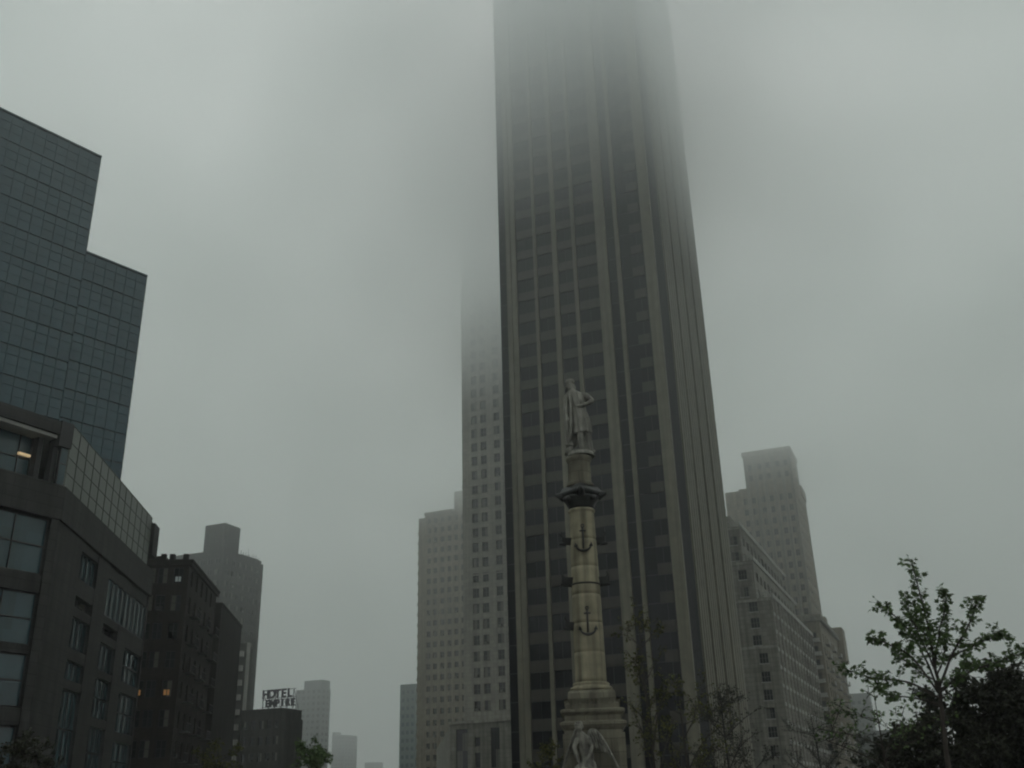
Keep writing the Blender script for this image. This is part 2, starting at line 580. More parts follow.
# top storey behind: set-back glazing on the circle side
b = MB()
PL.box(b, -24, -2.0, 1.6, 1.7, 23.52, 26.76, 0)
for i in range(14):
    u = -24 + i * 1.62
    PL.box(b, u - .03, u + .03, 1.5, 1.597, 23.52, 26.76, 1)
for z in (25.1,):
    PL.box(b, -24, -2.0, 1.52, 1.59, z - .03, z + .03, 1)
b.build('top_storey_glazing', [M['mall_glass'], M['frame_dk']], P)
b = MB()
PL.box(b, -1.95, -1.55, .9, 1.5, 23.52, 26.76)
PL.box(b, -1.0, -.62, .5, 1.1, 23.52, 26.76)
b.build('column', M['frame_dk'], P)
b = MB()
PL.box(b, -3.05, -2.15, 1.25, 1.45, 25.25, 25.42)
PL.box(b, -2.15, -2.05, 1.3, 1.4, 25.42, 26.7, 1)
b.build('lamp', [M['warm'], M['frame_dk']], P)
b = MB()
PL.box(b, -.6, -.02, .15, .3, 23.52, 26.76, 0)
PL.box(b, -.66, -.6, .1, .35, 23.52, 26.76, 1)
PL.box(b, -.6, -.02, .1, .147, 25.0, 25.06, 1)
b.build('corner_window', [M['mall_glass'], M['frame_dk']], P)
b = MB()
PL.box(b, -1.0, .02, -.06, .9, 26.2, 28.08)
b.build('corner_block', M['frame_dk'], P)
# pale glazed parapet wall along the avenue
b = MB()
PR.box(b, .05, 25.4, .08, .3, 23.52, 28.12, 0)
for i in range(14):
    u = .05 + 25.3 * i / 13
    PR.box(b, u - .02, u + .02, .04, .077, 23.52, 28.12, 1)
for z in (24.5, 25.65, 26.8, 28.08):
    PR.box(b, .1, 25.35, .045, .078, z - .02, z + .02, 1)
b.build('glazed_parapet', [M['parapet_glass'], M['parapet_rail']], P)
b = MB()
PR.box(b, 25.45, 27.4, -.25, 3, 24.6, 27.6)
b.build('end_block', M['granite_dark'], P)
# stone piers and bands below: circle side
b = MB()
PL.box(b, -24, -4.9, 0, .9, 0, 20.9, 0) if False else None
for u0, u1 in ((-.62, .05), (-6.4, -5.6), (-12.4, -11.4), (-18.4, -17.4), (-24, -23)):
    PL.box(b, u0, u1, -.02, .94, 0, 20.94)
for z0, z1 in ((15.75, 17.0), (11.75, 12.3), (7.3, 8.4), (3.6, 4.4)):
    PL.box(b, -24, -.63, .1, .93, z0, z1)
b.build('stone_front', M['granite_dark'], P)


def big_window(name, frame, u0, u1, z0, z1, nx, nz, d=.35, gm='mall_glass'):
    b = MB()
    frame.box(b, u0, u1, d, d + .1, z0, z1, 0)
    for i in range(nx + 1):
        u = u0 + (u1 - u0) * i / nx
        frame.box(b, u - .03, u + .03, d - .1, d - .003, z0, z1, 1)
    for j in range(nz + 1):
        z = z0 + (z1 - z0) * j / nz
        frame.box(b, u0 + .05, u1 - .05, d - .08, d - .003, max(z0, z - .05), min(z1, z + .05), 1)
    return b.build(name, [M[gm], M['frame_dk']], P)


for u0, u1, nx in ((-5.55, -.68, 2), (-11.35, -6.45, 2), (-17.35, -12.45, 2)):
    big_window('window', PL, u0, u1, 17.05, 20.85, nx, 2)
    big_window('window', PL, u0, u1, 12.35, 15.7, nx, 2)
    big_window('window', PL, u0, u1, 8.45, 11.7, nx, 2)
    big_window('window', PL, u0, u1, 4.45, 7.2, nx, 1)
# avenue side: bays at varied heights
bays_r = [(5.9, 10.3), (13.6, 18.2), (20.9, 27.0)]
b = MB()
edges = [0.05] + [e for bb in bays_r for e in bb] + [27.4]
for i in range(0, len(edges), 2):
    PR.box(b, edges[i], edges[i + 1], 0, .94, 0, 16.79 if i == 4 else 20.93)
open_r = {0: [(18.2, 20.2, 0), (16.1, 16.9, 1), (13.2, 15.4, 0), (11.0, 12.3, 2), (5, 10.3, 0)],
          1: [(15.4, 16.2, 1), (12.6, 14.7, 0), (9.0, 12.0, 0), (4.5, 8.3, 0)],
          2: [(12.5, 15.3, 0), (8.4, 11.6, 0), (4.5, 7.6, 0)]}
for k, (u0, u1) in enumerate(bays_r):
    z = 0.0
    for a, c, t in sorted(open_r[k]):
        PR.box(b, u0 + .003, u1 - .003, .04, .93, z, a - .02)
        z = c + .02
    PR.box(b, u0 + .003, u1 - .003, .04, .93, z, 20.92 if k == 0 else 16.78)
PR.box(b, 18.203, 27.0, .06, .92, 19.9, 20.92); PR.box(b, 13.603, 18.2, .06, .92, 19.9, 20.92)
b.build('stone_side', M['granite_dark'], P)
big_window('window', PR, 13.62, 26.98, 16.81, 19.88, 9, 1, .14, 'mall_glass')
for k, (u0, u1) in enumerate(bays_r):
    for a, c, t in open_r[k]:
        if t == 1:
            big_window('window', PR, u0, u1, a, c, 2, 1, .6, 'win')
        else:
            big_window('window', PR, u0, u1, a, c, 8 if (k == 2 and a > 16) else 4, 2 if c - a > 2.5 else 1, .3, 'mall_glass')

# ------------------------------------------------------------------ brown brick building
B = thing('brick_building', 'brown brick building with lit orange windows beside the dark shopping block', 'building', (-39.32, 118.66, 0), BWAY)
b = MB()
b.box(-13, -.4, .4, 19, 0, 29.3)
F, FS = Face('front', 0), Face('right', 0)
rows = [1.2 + 3.25 * i for i in range(9)]
facade(B, b, F, -13, 0, 0, 29.3, [-11.6, -9.2, -6.9, -4.4, -3.0, -1.2], [r for r in rows], 1.15, 1.9, .39, window_mesh(1.15, 1.9, 'win', 'frame_dk', 2, 2, .22, False))
facade(B, b, FS, .393, 19, 0, 29.3, [1.9, 5.2, 8.5, 11.8, 15.1], rows, 1.2, 1.9, .39, window_mesh(1.2, 1.9, 'win', 'frame_dk', 2, 2, .22, False))
b.build('wall', M['brown_brick'], B)
b = MB()
b.box(-13.2, .3, -.25, 19.2, 29.31, 29.75); b.box(-13.35, .45, -.4, 19.3, 29.755, 30.0)
b.build('cornice', M['brown_brick'], B)
for x in (-3.2, -2.2, -.6):
    b = MB(); b.box(x - .3, x + .3, .2, .8, 30.0, 30.8)
    b.build('chimney', M['dark_brick'], B)
b = MB()
b.box(-8, -3.6, 3, 8, 30.0, 31.2)
b.build('roof_block', M['dark_brick'], B)
for u, z, m in ((-1.2, rows[3] , 'warm_dim'), (-3.0, rows[3], 'warm_dim'), (-1.2, rows[8] - .02, 'cool_dim')):
    pass
LITW = [(-1.2, 4, 'warm_dim'), (-4.4, 4, 'warm_dim'), (-1.2, 8 - 0, 'cool_dim'), (-1.2, 1, 'cool_dim')]
for u, k, m in LITW:
    z = rows[min(k, 8)] if k < 9 else 0
    b = MB()
    b.box(u - .35, u + .3, .205, .215, z + .25, z + .85)
    b.build('lit_room', M[m], B)
for k in range(8):
    for y in (3.5, 10.1, 16.6):
        b = MB()
        z = rows[k] - .35
        b.box(.0, 1.0, y - 1.3, y + 1.3, z, z + .08)
        for i in range(9):
            b.box(.95, .99, y - 1.3 + i * .32, y - 1.27 + i * .32, z + .08, z + .95)
        b.box(.94, 1.0, y - 1.3, y + 1.3, z + .95, z + 1.0)
        b.build('fire_escape', M['frame_dk'], B)

# ------------------------------------------------------------------ windowless dark building
D = thing('dark_building', 'low blank dark brick building with bare side wall between brick building and grey apartments', 'building', (-42.47, 143.86, 0), BWAY)
b = MB()
b.box(-12, 0, 0, 19.5, 0, 29.3)
b.build('wall', M['dark_brick'], D)
b = MB(); b.box(-12.1, .1, -.1, 19.6, 29.305, 29.7)
b.build('parapet', M['dark_brick'], D)
b = MB(); b.box(-8, -4, 8, 13, 29.71, 31.2)
b.build('roof_hut', M['dark_brick'], D)

# ------------------------------------------------------------------ white balconies block in front of the apartments
Q = thing('balcony_building', 'narrow building with a column of white balconies beside the blank dark building', 'building', (-61.9, 231.9, 0), BWAY)
b = MB(); b.box(-5, 0, .2, 9, 0, 37.5)
F = Face('front', 0)
b.build('wall', M['grey_brick'], Q)
for k in range(11):
    z = 3.0 + k * 3.15
    b = MB(); b.box(-2.9, -.5, -1.1, .195, z, z + .18); b.box(-2.9, -.5, -1.1, -1.0, z + .18, z + 1.15); b.box(-.6, -.5, -1.0, .19, z + .18, z + 1.15)
    b.build('balcony', M['pale_conc'], Q)
b = MB(); b.box(.003, .6, -.2, 1.4, 0, 37.6)
b.build('white_fin', M['pale_conc'], Q)

# ------------------------------------------------------------------ grey apartments with a block on the roof
A = thing('apartment_tower', 'broad grey apartment tower with a big square block on its roof, left of the street', 'building', (-82.76, 277.94, 0), GRID)
b = MB()
b.box(-17.1, -.4, .4, 19, 0, 70.2)
F, FS = Face('front', 0), Face('right', 0)
rows = [2 + 3.1 * i for i in range(22)]
wm = window_mesh(1.7, 1.5, 'win', 'frame', 2, 1, .2, False)
facade(A, b, F, -17.1, 0, 0, 70.2, frange(-16.6, -.6, 6), rows, 1.7, 1.5, .39, wm)
facade(A, b, FS, .393, 17.2, 0, 70.2, frange(.8, 16.9, 6), rows, 1.7, 1.5, .39, wm)
b.prism([(-.395, 17.21), (0, 17.21), (-.4, 18.6), (-2.2, 20.3), (-5, 20.6), (-5, 19.01), (-.395, 19.01)], 0, 66.5)
b.build('wall', M['grey_brick'], A)
b = MB(); b.box(-17.2, .1, -.1, 17.3, 70.21, 70.9)
b.build('parapet', M['grey_brick'], A)
b = MB(); b.box(-7.6, -.6, .3, 7.2, 70.91, 78.7)
b.build('roof_block', M['grey_brick'], A)
b = MB()
for i in range(9):
    y = 8.5 + i * 1.0
    b.tube([(-.6, y, 70.9), (-.6 + random.uniform(-.3, .3), y + random.uniform(-.2, .2), 71.8 + random.random() * .8)], [.09, .05], 5)
b.box(-.65, -.55, 8.3, 16.7, 70.9, 71.3)
b.build('roof_planting', M['frame_dk'], A)
for i in range(2):
    b = MB(); b.tube([(-3 + i, 9.5 + i * 4, 70.9), (-3 + i, 9.5 + i * 4, 74.2)], [.05, .03], 5)
    b.build('antenna', M['frame_dk'], A)

# ------------------------------------------------------------------ hotel and its roof sign
Hh = thing('hotel_building', 'low dark brown building under the rooftop letters, at the left of the street', 'building', (-50.12, 224.47, 0), GRID)
b = MB()
b.box(-12, -1.6, .4, 5, 0, 22.3)
F = Face('front', 0)
wm = window_mesh(1.1, 1.7, 'win', 'frame_dk', 1, 2, .2, False)
facade(Hh, b, F, -12, -1.6, 0, 22.3, [-10.8, -8.7, -6.6, -4.6, -2.7], [2 + 3.3 * i for i in range(6)], 1.1, 1.7, .39, wm)
b.prism([(-1.597, 0), (-.6, .2), (.1, 1.0), (.5, 2.4), (.55, 5), (-1.597, 5)], 0, 20.3)
b.prism([(-1.597, .05), (-.8, .3), (-.2, 1.1), (.1, 2.4), (.15, 5), (-1.597, 5)], 20.31, 22.3)
b.build('wall', M['hotel_brick'], Hh)
b = MB(); b.box(-12.2, -1.4, -.15, 5.1, 22.305, 22.6)
b.build('cornice', M['hotel_brick'], Hh)
sg = thing('rooftop_sign', 'unlit dark letters HOTEL EMPIRE on a steel frame above the low brown building', 'sign', (-50.12, 224.47, 22.6), GRID)
b = MB()
for x in (-7.0, -5.4, -3.8, -2.2, -.6, .9):
    b.box(x - .06, x + .06, .5, .62, 0 if x < -1.4 else -.25, 3.9)
    b.tube([(x, .6, 3.7), (x, 2.6, 0 if x < -1.4 else -.25)], .05, 5)
for z in (.34, 1.85, 2.14, 3.85):
    b.box(-7.2, 1.6, .42, .49, z - .05, z + .05)
b.build('sign_frame', M['sign'], sg)
for txt, z, size, x0, x1 in (('HOTEL', 2.2, 2.45, -7.0, .8), ('EMPIRE', .4, 1.95, -6.3, 1.6)):
    n = len(txt)
    for i, chx in enumerate(txt):
        cu = bpy.data.curves.new('letter', 'FONT'); cu.body = chx; cu.size = size; cu.extrude = .1; cu.offset = .085; cu.align_x = 'CENTER'
        cu.materials.append(M['sign'])
        tmp = bpy.data.objects.new('tmp', cu); me = bpy.data.meshes.new_from_object(tmp)
        bpy.data.objects.remove(tmp); me.materials.clear(); me.materials.append(M['sign'])
        o = link('letter', me, sg)
        o.location = (x0 + (x1 - x0) * (i + .5) / n, .3, z)
        o.rotation_euler = (math.pi / 2, 0, 0)

# ------------------------------------------------------------------ hazy towers up the street


def simple_tower(name, label, loc, rot, w, l, h, mat, gm='win_soft', nc=4, ns=3, fh=3.3, tops=(), rowsband=False):
    e = thing(name, label, 'building', (*loc, 0), rot)
    b = MB(); b.box(-w, -.35, .35, l, 0, h)
    wm = window_mesh(round(w / nc * .52, 2), 1.7, gm, 'frame', 2, 1, .18, False)
    ws = window_mesh(round(min(l, 30) / max(ns, 1) * .5, 2), 1.7, gm, 'frame', 2, 1, .18, False) if ns else None
    rows = [1.5 + fh * i for i in range(int(h / fh))]
    facade(e, b, Face('front', 0), -w, 0, 0, h, frange(-w + .3, -.3, nc), rows, round(w / nc * .52, 2), 1.7, .34, wm)
    if ns:
        facade(e, b, Face('right', 0), .343, l, 0, h, frange(.6, l - .4, ns), rows, round(min(l, 30) / ns * .5, 2), 1.7, .34, ws)
    b.build('wall', M[mat], e)
    for t in tops:
        b = MB(); b.box(*t)
        b.build('roof_block', M[mat], e)
    return e


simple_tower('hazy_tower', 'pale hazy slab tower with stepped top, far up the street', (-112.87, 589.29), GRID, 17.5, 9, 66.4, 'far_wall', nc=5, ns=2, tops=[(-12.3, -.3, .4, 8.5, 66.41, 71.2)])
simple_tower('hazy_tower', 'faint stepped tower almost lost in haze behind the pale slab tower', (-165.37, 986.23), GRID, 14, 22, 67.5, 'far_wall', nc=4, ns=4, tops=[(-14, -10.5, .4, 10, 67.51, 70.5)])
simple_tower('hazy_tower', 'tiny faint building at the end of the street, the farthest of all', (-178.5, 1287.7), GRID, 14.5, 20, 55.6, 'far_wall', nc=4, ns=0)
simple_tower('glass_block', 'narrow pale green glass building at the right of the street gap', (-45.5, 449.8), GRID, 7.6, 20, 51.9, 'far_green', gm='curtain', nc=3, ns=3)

# grey-tan apartment house, top dissolving in cloud
X = thing('apartment_house', 'hazy tan apartment house with rooftop block, left of the slim pale tower', 'building', (-29.78, 318.61, 0), GRID)
b = MB()
b.box(0, 19, .4, 25, 0, 90.3)
rows = [1.6 + 3.3 * i for i in range(27)]
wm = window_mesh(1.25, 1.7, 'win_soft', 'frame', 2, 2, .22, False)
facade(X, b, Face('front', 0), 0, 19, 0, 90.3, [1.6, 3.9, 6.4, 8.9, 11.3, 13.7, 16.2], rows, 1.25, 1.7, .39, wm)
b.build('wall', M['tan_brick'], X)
b = MB(); b.box(-3.1, -.003, 1.5, 20, 0, 90.0); 
for k in range(26):
    b.box(-3.25, -2.4, 1.35, 1.497, 2 + 3.3 * k, 2.9 + 3.3 * k)
b.build('side_wing', M['tan_brick'], X)
b = MB(); b.box(10.3, 15, .8, 10, 90.31, 97.2)
b.build('roof_block', M['tan_brick'], X)
b = MB(); b.box(-.2, 10.2, -.2, 1.2, 90.32, 91.2)
b.build('parapet', M['tan_brick'], X)

# slim pale limestone tower just left of the dark tower
L_ = thing('limestone_tower', 'slim pale limestone tower with paired windows, fading into cloud beside the dark tower', 'skyscraper', (-12.0, 219.67, 0), GRID)
b = MB()
b.box(0, 22, .45, 24, 0, 147)
rows = [20.2 + 3.36 * i for i in range(38)]
wm = window_mesh(1.45, 2.0, 'win', 'frame', 2, 2, .3, True)
facade(L_, b, Face('front', 0), 0, 22, 18.3, 147, [3.1, 5.45, 8.8, 11.2, 14.5], rows, 1.45, 2.0, .44, wm)
b.build('wall', M['limestone_lt'], L_)
b = MB()
for z in (48.5, 69.0):
    b = MB(); b.box(-.12, 22, -.12, -.003, z, z + .35)
    b.build('string_course', M['limestone_lt'], L_)
# its base block
e = thing('corner_building', 'low limestone block with tall dark windows at the foot of the slim pale tower', 'building', (-14.28, 209.51, 0), GRID)
b = MB()
b.box(.4, 20, .45, 9.5, 0, 17.0)
F = Face('front', 0)
facade(e, b, F, 0, 20, 0, 8.6, [2.6, 6.0, 9.7], [2.2], 1.6, 3.4, .44, window_mesh(1.6, 3.4, 'win', 'frame_dk', 2, 3, .3, False))
F.box(b, 0, 20, 0, .44, 16.0, 17.0)
u = 0
for c, w in ((2.6, 2.5), (6.0, 1.1), (9.75, 1.9)):
    F.box(b, u, c - w / 2, 0, .44, 8.61, 15.99); u = c + w / 2
    if w < 1.5:
        F.box(b, c - w / 2 + .003, c + w / 2 - .003, .02, .44, 11.5, 12.6)
        PENDING.append((e, window_mesh(w, 2.8, 'win', 'frame_dk', 1, 2, .3, False), F.mx(c, 8.7)))
        PENDING.append((e, window_mesh(w, 1.6, 'win', 'frame_dk', 1, 1, .3, False), F.mx(c, 12.7)))
        F.box(b, c - w / 2 + .003, c + w / 2 - .003, .02, .44, 14.35, 15.98)
    else:
        PENDING.append((e, window_mesh(w, 7.3, 'win', 'frame_dk', 3, 3, .3, False), F.mx(c, 8.65)))
F.box(b, u, 20, 0, .44, 8.61, 15.99)
b.build('wall', M['limestone'], e)
b = MB(); b.box(-.25, 20, -.25, 9.5, 17.01, 17.5)
b.build('cornice', M['limestone_lt'], e)
# long side wing running up the avenue: a sheared plan so its wall follows the avenue line
b = MB()
c_, s_ = math.cos(BWAY - GRID), math.sin(BWAY - GRID)
q = [(0, .0), (-s_ * 80, c_ * 80), (-s_ * 80 + 9, c_ * 80), (9, 9.6), (.39, 9.6), (.39, .5)]
b.prism(q, 0, 16.6)
b.build('side_wing', M['limestone'], e)

# ------------------------------------------------------------------ limestone apartment block right of the dark tower
K = thing('stepped_block', 'pale limestone block with stepped terraces and white bands, just right of the dark tower', 'building', (47.52, 189.12, 0), GRID)
b = MB()
b.box(-14, -.45, .45, 56, 0, 36.6)
b.box(-14, -3.2, .9, 54, 36.61, 44.0)
b.box(-14, -4.9, 1.3, 52, 44.01, 51.0)
b.box(-14, -6.3, 1.7, 50, 51.01, 53.5)
F = Face('front', 0)
wm = window_mesh(1.65, 1.9, 'win', 'frame', 3, 2, .3, 'white')
facade(K, b, F, -14, 0, 27.7, 36.6, [-8.9, -3.55], [28.0, 31.2, 34.2], 1.65, 1.9, .44, wm)
facade(K, b, F, -14, 0, 0, 27.69, [-7.7, -2.75], [2.2, 5.4, 8.6, 11.8, 15.0, 18.2, 21.4, 24.7], 1.65, 1.9, .44, wm)
F2 = Face('front', .5)
facade(K, b, F2, -14, -2.8, 36.62, 44.0, [-8.6, -4.95], [37.2, 40.5], 1.6, 1.9, .39, wm)
F3 = Face('front', .9)
facade(K, b, F3, -14, -4.55, 44.02, 51.0, [-9.2, -6.0], [44.3, 47.4], 1.5, 1.8, .39, window_mesh(1.5, 1.8, 'win', 'frame', 2, 2, .3, 'white'))
FS = Face('right', 0)
rows = [1.8 + 3.22 * i for i in range(11)]
ws = window_mesh(2.6, 1.75, 'win', 'frame', 3, 2, .3, False)
facade(K, b, FS, .443, 56, 0, 36.6, frange(1, 55, 12), rows, 2.6, 1.75, .44, ws)
facade(K, b, Face('right', -2.8), .903, 54, 36.62, 44.0, frange(2, 53, 12), [37.2, 40.5], 2.4, 1.7, .39, window_mesh(2.4, 1.7, 'win', 'frame', 3, 2, .3, False))
facade(K, b, Face('right', -4.55), 1.303, 52, 44.02, 51.0, frange(2, 51, 12), [44.4, 47.6], 2.4, 1.7, .34, window_mesh(2.4, 1.7, 'win', 'frame', 3, 2, .3, False))
b.build('wall', M['limestone'], K)
b = MB()
for z in rows:
    b.box(.003, .14, 0, 56, z - .75, z - .15)
for z, x in ((36.62, 0), (44.02, -2.8), (51.03, -4.55)):
    b.box(x + .005, x + .3, -.1, 56.2, z - .05, z + .75)
b.build('white_band', M['white_band'], K)
b = MB()
for z, x, y in ((36.0, 0, 0), (43.4, -2.8, .5), (50.4, -4.55, .9), (27.4, 0, 0)):
    b = MB(); b.box(-14, x + .0, y - .16, y - .003, z, z + .45)
    b.build('string_course', M['limestone_lt'], K)
for y in frange(0, 56, 13):
    b = MB(); b.box(.003, .32, y - .25, y + .25, 0, 36.5)
    b.build('side_pier', M['limestone_lt'], K)
for z0, x, y0 in ((36.61, -.02, .0), (44.0, -2.85, .5), (51.0, -4.6, .9)):
    b = MB()
    x2 = {-.02: -2.7, -2.85: -4.5, -4.6: -6.2}[x]
    for i in range(8):
        xx = x + (x2 - x) * i / 7
        b.box(xx - .04, xx + .04, y0 + .08, y0 + .16, z0 + .05, z0 + 1.0)
    b.box(min(x, x2), max(x, x2), y0 + .07, y0 + .17, z0 + 1.0, z0 + 1.08)
    b.build('terrace_railing', M['white_band'], K)

# ------------------------------------------------------------------ tall hazy tower behind it
W = thing('hazy_apartment_tower', 'tall hazy tan tower with square crown and shoulders, behind the stepped limestone block', 'skyscraper', (80.71, 278.54, 0), GRID)
b = MB()
b.box(-16, -.4, .4, 24, 0, 86.0)
b.box(-13.7, -.4, .4, 14, 86.01, 95.8)
F = Face('front', 0); FS = Face('right', 0)
rows = [2 + 3.3 * i for i in range(26)]
wm = window_mesh(1.2, 1.8, 'win_soft', 'frame', 2, 2, .25, False)
facade(W, b, F, -16, 0, 0, 86.0, [-14.4, -12, -9.2, -6.8, -4.0, -1.6], rows, 1.2, 1.8, .39, wm)
facade(W, b, F, -13.7, 0, 86.01, 95.8, [-12, -9.2, -6.8, -4.0, -1.6], [88, 91.3], 1.2, 1.8, .39, wm)
facade(W, b, FS, .393, 24, 0, 86.0, frange(1, 23, 7), rows, 1.2, 1.8, .39, wm)
facade(W, b, FS, .393, 14, 86.01, 95.8, frange(1, 13, 4), [88, 91.3], 1.2, 1.8, .39, wm)
b.build('wall', M['tan_brick'], W)
b = MB()
b.box(-20.2, -16.003, .3, 22, 0, 85.6); b.box(-19.2, -16.003, -.3, .297, 0, 80)
b.build('side_wing', M['tan_brick'], W)
b = MB()
for x in (-13.2, -10.6, -8.0, -5.4, -2.8, -.4):
    b.box(x - .35, x + .35, -.35, -.003, 0, 94.8)
b.build('pilaster', M['limestone'], W)
b = MB(); b.box(-14, .3, -.35, 14.3, 95.81, 97.0); b.box(-16.3, .3, 14.31, 24.3, 86.0, 89.0)
b.build('parapet', M['tan_brick'], W)

# ------------------------------------------------------------------ balcony block at the right end of the row
V = thing('balcony_block', 'grey stone apartment block with stacked dark balconies and cornice, right end of the row', 'building', (69.83, 250.45, 0), GRID)
b = MB()
b.box(-9, 3.6, .4, 46, 0, 41.5)
F = Face('front', 0); FS = Face('right', 4.0)
rows = [1.6 + 3.2 * i for i in range(12)]
wm = window_mesh(1.9, 2.1, 'win', 'frame', 2, 2, .3, False)
facade(V, b, F, -9, 4.0, 0, 41.5, [-6.5, -2.5, 1.9], rows, 1.9, 2.1, .39, wm)
facade(V, b, FS, .393, 50, 0, 41.5, frange(1.5, 49, 11), rows, 1.9, 2.1, .39, wm)
b.build('wall', M['tan_brick'], V)
for k in range(12):
    z = rows[k] - .3
    b = MB(); b.box(.4, 3.6, -1.2, -.003, z, z + .16)
    b.box(.4, 3.6, -1.2, -1.1, z + .16, z + .9)
    b.build('balcony', M['white_band'], V)
for k in range(1, 12, 1):
    for y in (8, 21, 34, 45):
        b = MB(); z = rows[k] - .3
        b.box(4.003, 5.0, y - 2, y + 2, z, z + .18); b.box(4.9, 5.0, y - 2, y + 2, z + .18, z + 1.0)
        b.build('balcony', M['pale_conc'], V)
b = MB()
b.box(-9.4, 4.7, -.7, 50.2, 41.51, 42.0); b.box(-9.2, 4.4, -.4, 50.1, 42.01, 43.0)
b.build('cornice', M['limestone'], V)
for y, h in ((12, 1.8), (22, 2.6), (30, 1.2)):
    b = MB(); b.box(.5, 3.5, y - 2.2, y + 2.2, 43.01, 43 + h)
    b.build('roof_block', M['tan_brick'], V)
b = MB()
b.box(3.0, 5.6, 38, 46, 36, 45.2)
b.build('roof_block', M['tan_brick'], V)

# faint low buildings beyond the park edge
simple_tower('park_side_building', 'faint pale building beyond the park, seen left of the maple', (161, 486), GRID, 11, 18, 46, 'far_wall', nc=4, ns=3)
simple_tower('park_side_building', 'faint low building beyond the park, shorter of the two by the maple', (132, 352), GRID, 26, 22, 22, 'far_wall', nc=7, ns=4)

# ------------------------------------------------------------------ the column
CX, CY = 3.52, 51.9
mon = thing('monument_column', 'pale granite column with bronze anchors and ship prows on a carved pedestal', 'monument', (CX, CY, .18), R(-4))
b = MB()
for i, (h, z0, z1) in enumerate(((4.4, 0, .35), (3.9, .353, .70), (3.4, .703, 1.05), (2.9, 1.053, 1.4))):
    b.box(-h, h, -h, h, z0, z1)
b.build('steps', M['ped_gran'], mon)
b = MB()
b.square([(1.95, 1.403), (1.95, 1.9), (1.75, 2.05), (1.62, 2.2), (1.58, 2.3), (1.55, 4.75)])
for sx in (-1, 1):
    for sy in (-1, 1):
        b.square([(.2, 2.2), (.2, 4.6)])
        bmesh.ops.translate(b.bm, verts=b.bm.verts[-8:], vec=(sx * 1.45, sy * 1.45, 0))
b.build('pedestal', M['ped_gran'], mon).scale = (.9, .9, 1)
b = MB()
b.square([(1.5, 4.755), (1.6, 4.8), (1.72, 4.92), (1.78, 5.0), (1.78, 5.1), (1.6, 5.16), (1.5, 5.2), (1.5, 5.42), (1.62, 5.5), (1.72, 5.56), (1.72, 5.68), (1.55, 5.74)])
b.build('cornice', M['ped_gran'], mon).scale = (.9, .9, 1)
b = MB()
b.square([(1.45, 5.745), (1.45, 5.95), (1.32, 6.05), (1.28, 6.5), (1.2, 6.6), (1.05, 6.64)])
for side in range(4):
    for i in range(8):
        t = MB()
        x = -1.26 + 2.52 * (i + .5) / 8
        pts = [(x + .14 * math.cos(a), z_) for a, z_ in ((math.pi, 6.12), (math.pi * 1.0, 6.05))]
        t.rings([[(x + .14 * math.cos(a), -1.5 - dy, 6.1 - .22 * math.sin(a)) for a in [math.pi * k / 6 for k in range(7)]] + [(x + .14, -1.5 - dy, 6.2), (x - .14, -1.5 - dy, 6.2)] for dy in (0, -.28)])
        me = bpy.data.meshes.new('t'); t.bm.to_mesh(me); t.bm.free()
        b.add_mesh(me, Matrix.Rotation(side * math.pi / 2, 4, 'Z')); bpy.data.meshes.remove(me)
b.build('carved_block', M['ped_gran'], mon).scale = (.9, .9, 1)
b = MB()
b.lathe([(.98, 6.645), (1.05, 6.68), (1.07, 6.76), (1.02, 6.84), (.9, 6.88), (.9, 6.93), (.93, 6.98), (.88, 7.04), (.8, 7.07)])
b.build('column_base', M['col_gran'], mon, True)
b = MB()
prof = [(.79, 7.07)]
for i in range(1, 43):
    t = i / 42
    rr_, zz = .785 - .13 * t ** 1.5, 7.07 + (15.75 - 7.07) * t
    prof += [(rr_, zz - .025), (rr_ - .010, zz - .02), (rr_ - .010, zz - .0), (rr_, zz + .005)] if i in (7, 14, 21, 28, 35) else [(rr_, zz)]
prof += [(.655, 15.76), (.70, 15.8), (.72, 15.88), (.68, 15.96)]
b.lathe(prof, n=56)
b.build('shaft', M['col_gran'], mon, True)
b = MB()
b.lathe([(.66, 15.965), (.70, 16.1), (.8, 16.3), (.95, 16.5), (1.0, 16.6)])
b.square([(.76, 16.64), (.86, 16.74), (.88, 16.9), (.80, 16.95), (.72, 17.12), (.66, 17.22)], rot=math.pi / 4)
for k in range(4):
    a = k * math.pi / 2
    b.tube([(.85 * math.cos(a), .85 * math.sin(a), 16.66), (1.1 * math.cos(a), 1.1 * math.sin(a), 16.80), (1.36 * math.cos(a), 1.36 * math.sin(a), 16.84)], [.26, .2, .08], 8)
    b.ball((.9 * math.cos(a + .78), .9 * math.sin(a + .78), 16.45), .17, 8)
b.build('capital', M['bronze'], mon, True)
b = MB()
b.lathe([(.74, 17.2), (.74, 17.34), (.66, 17.42), (.62, 17.5), (.61, 18.6), (.66, 18.68), (.7, 18.76), (.7, 18.88), (.62, 18.93)])
b.build('drum', M['ped_gran'], mon, True)


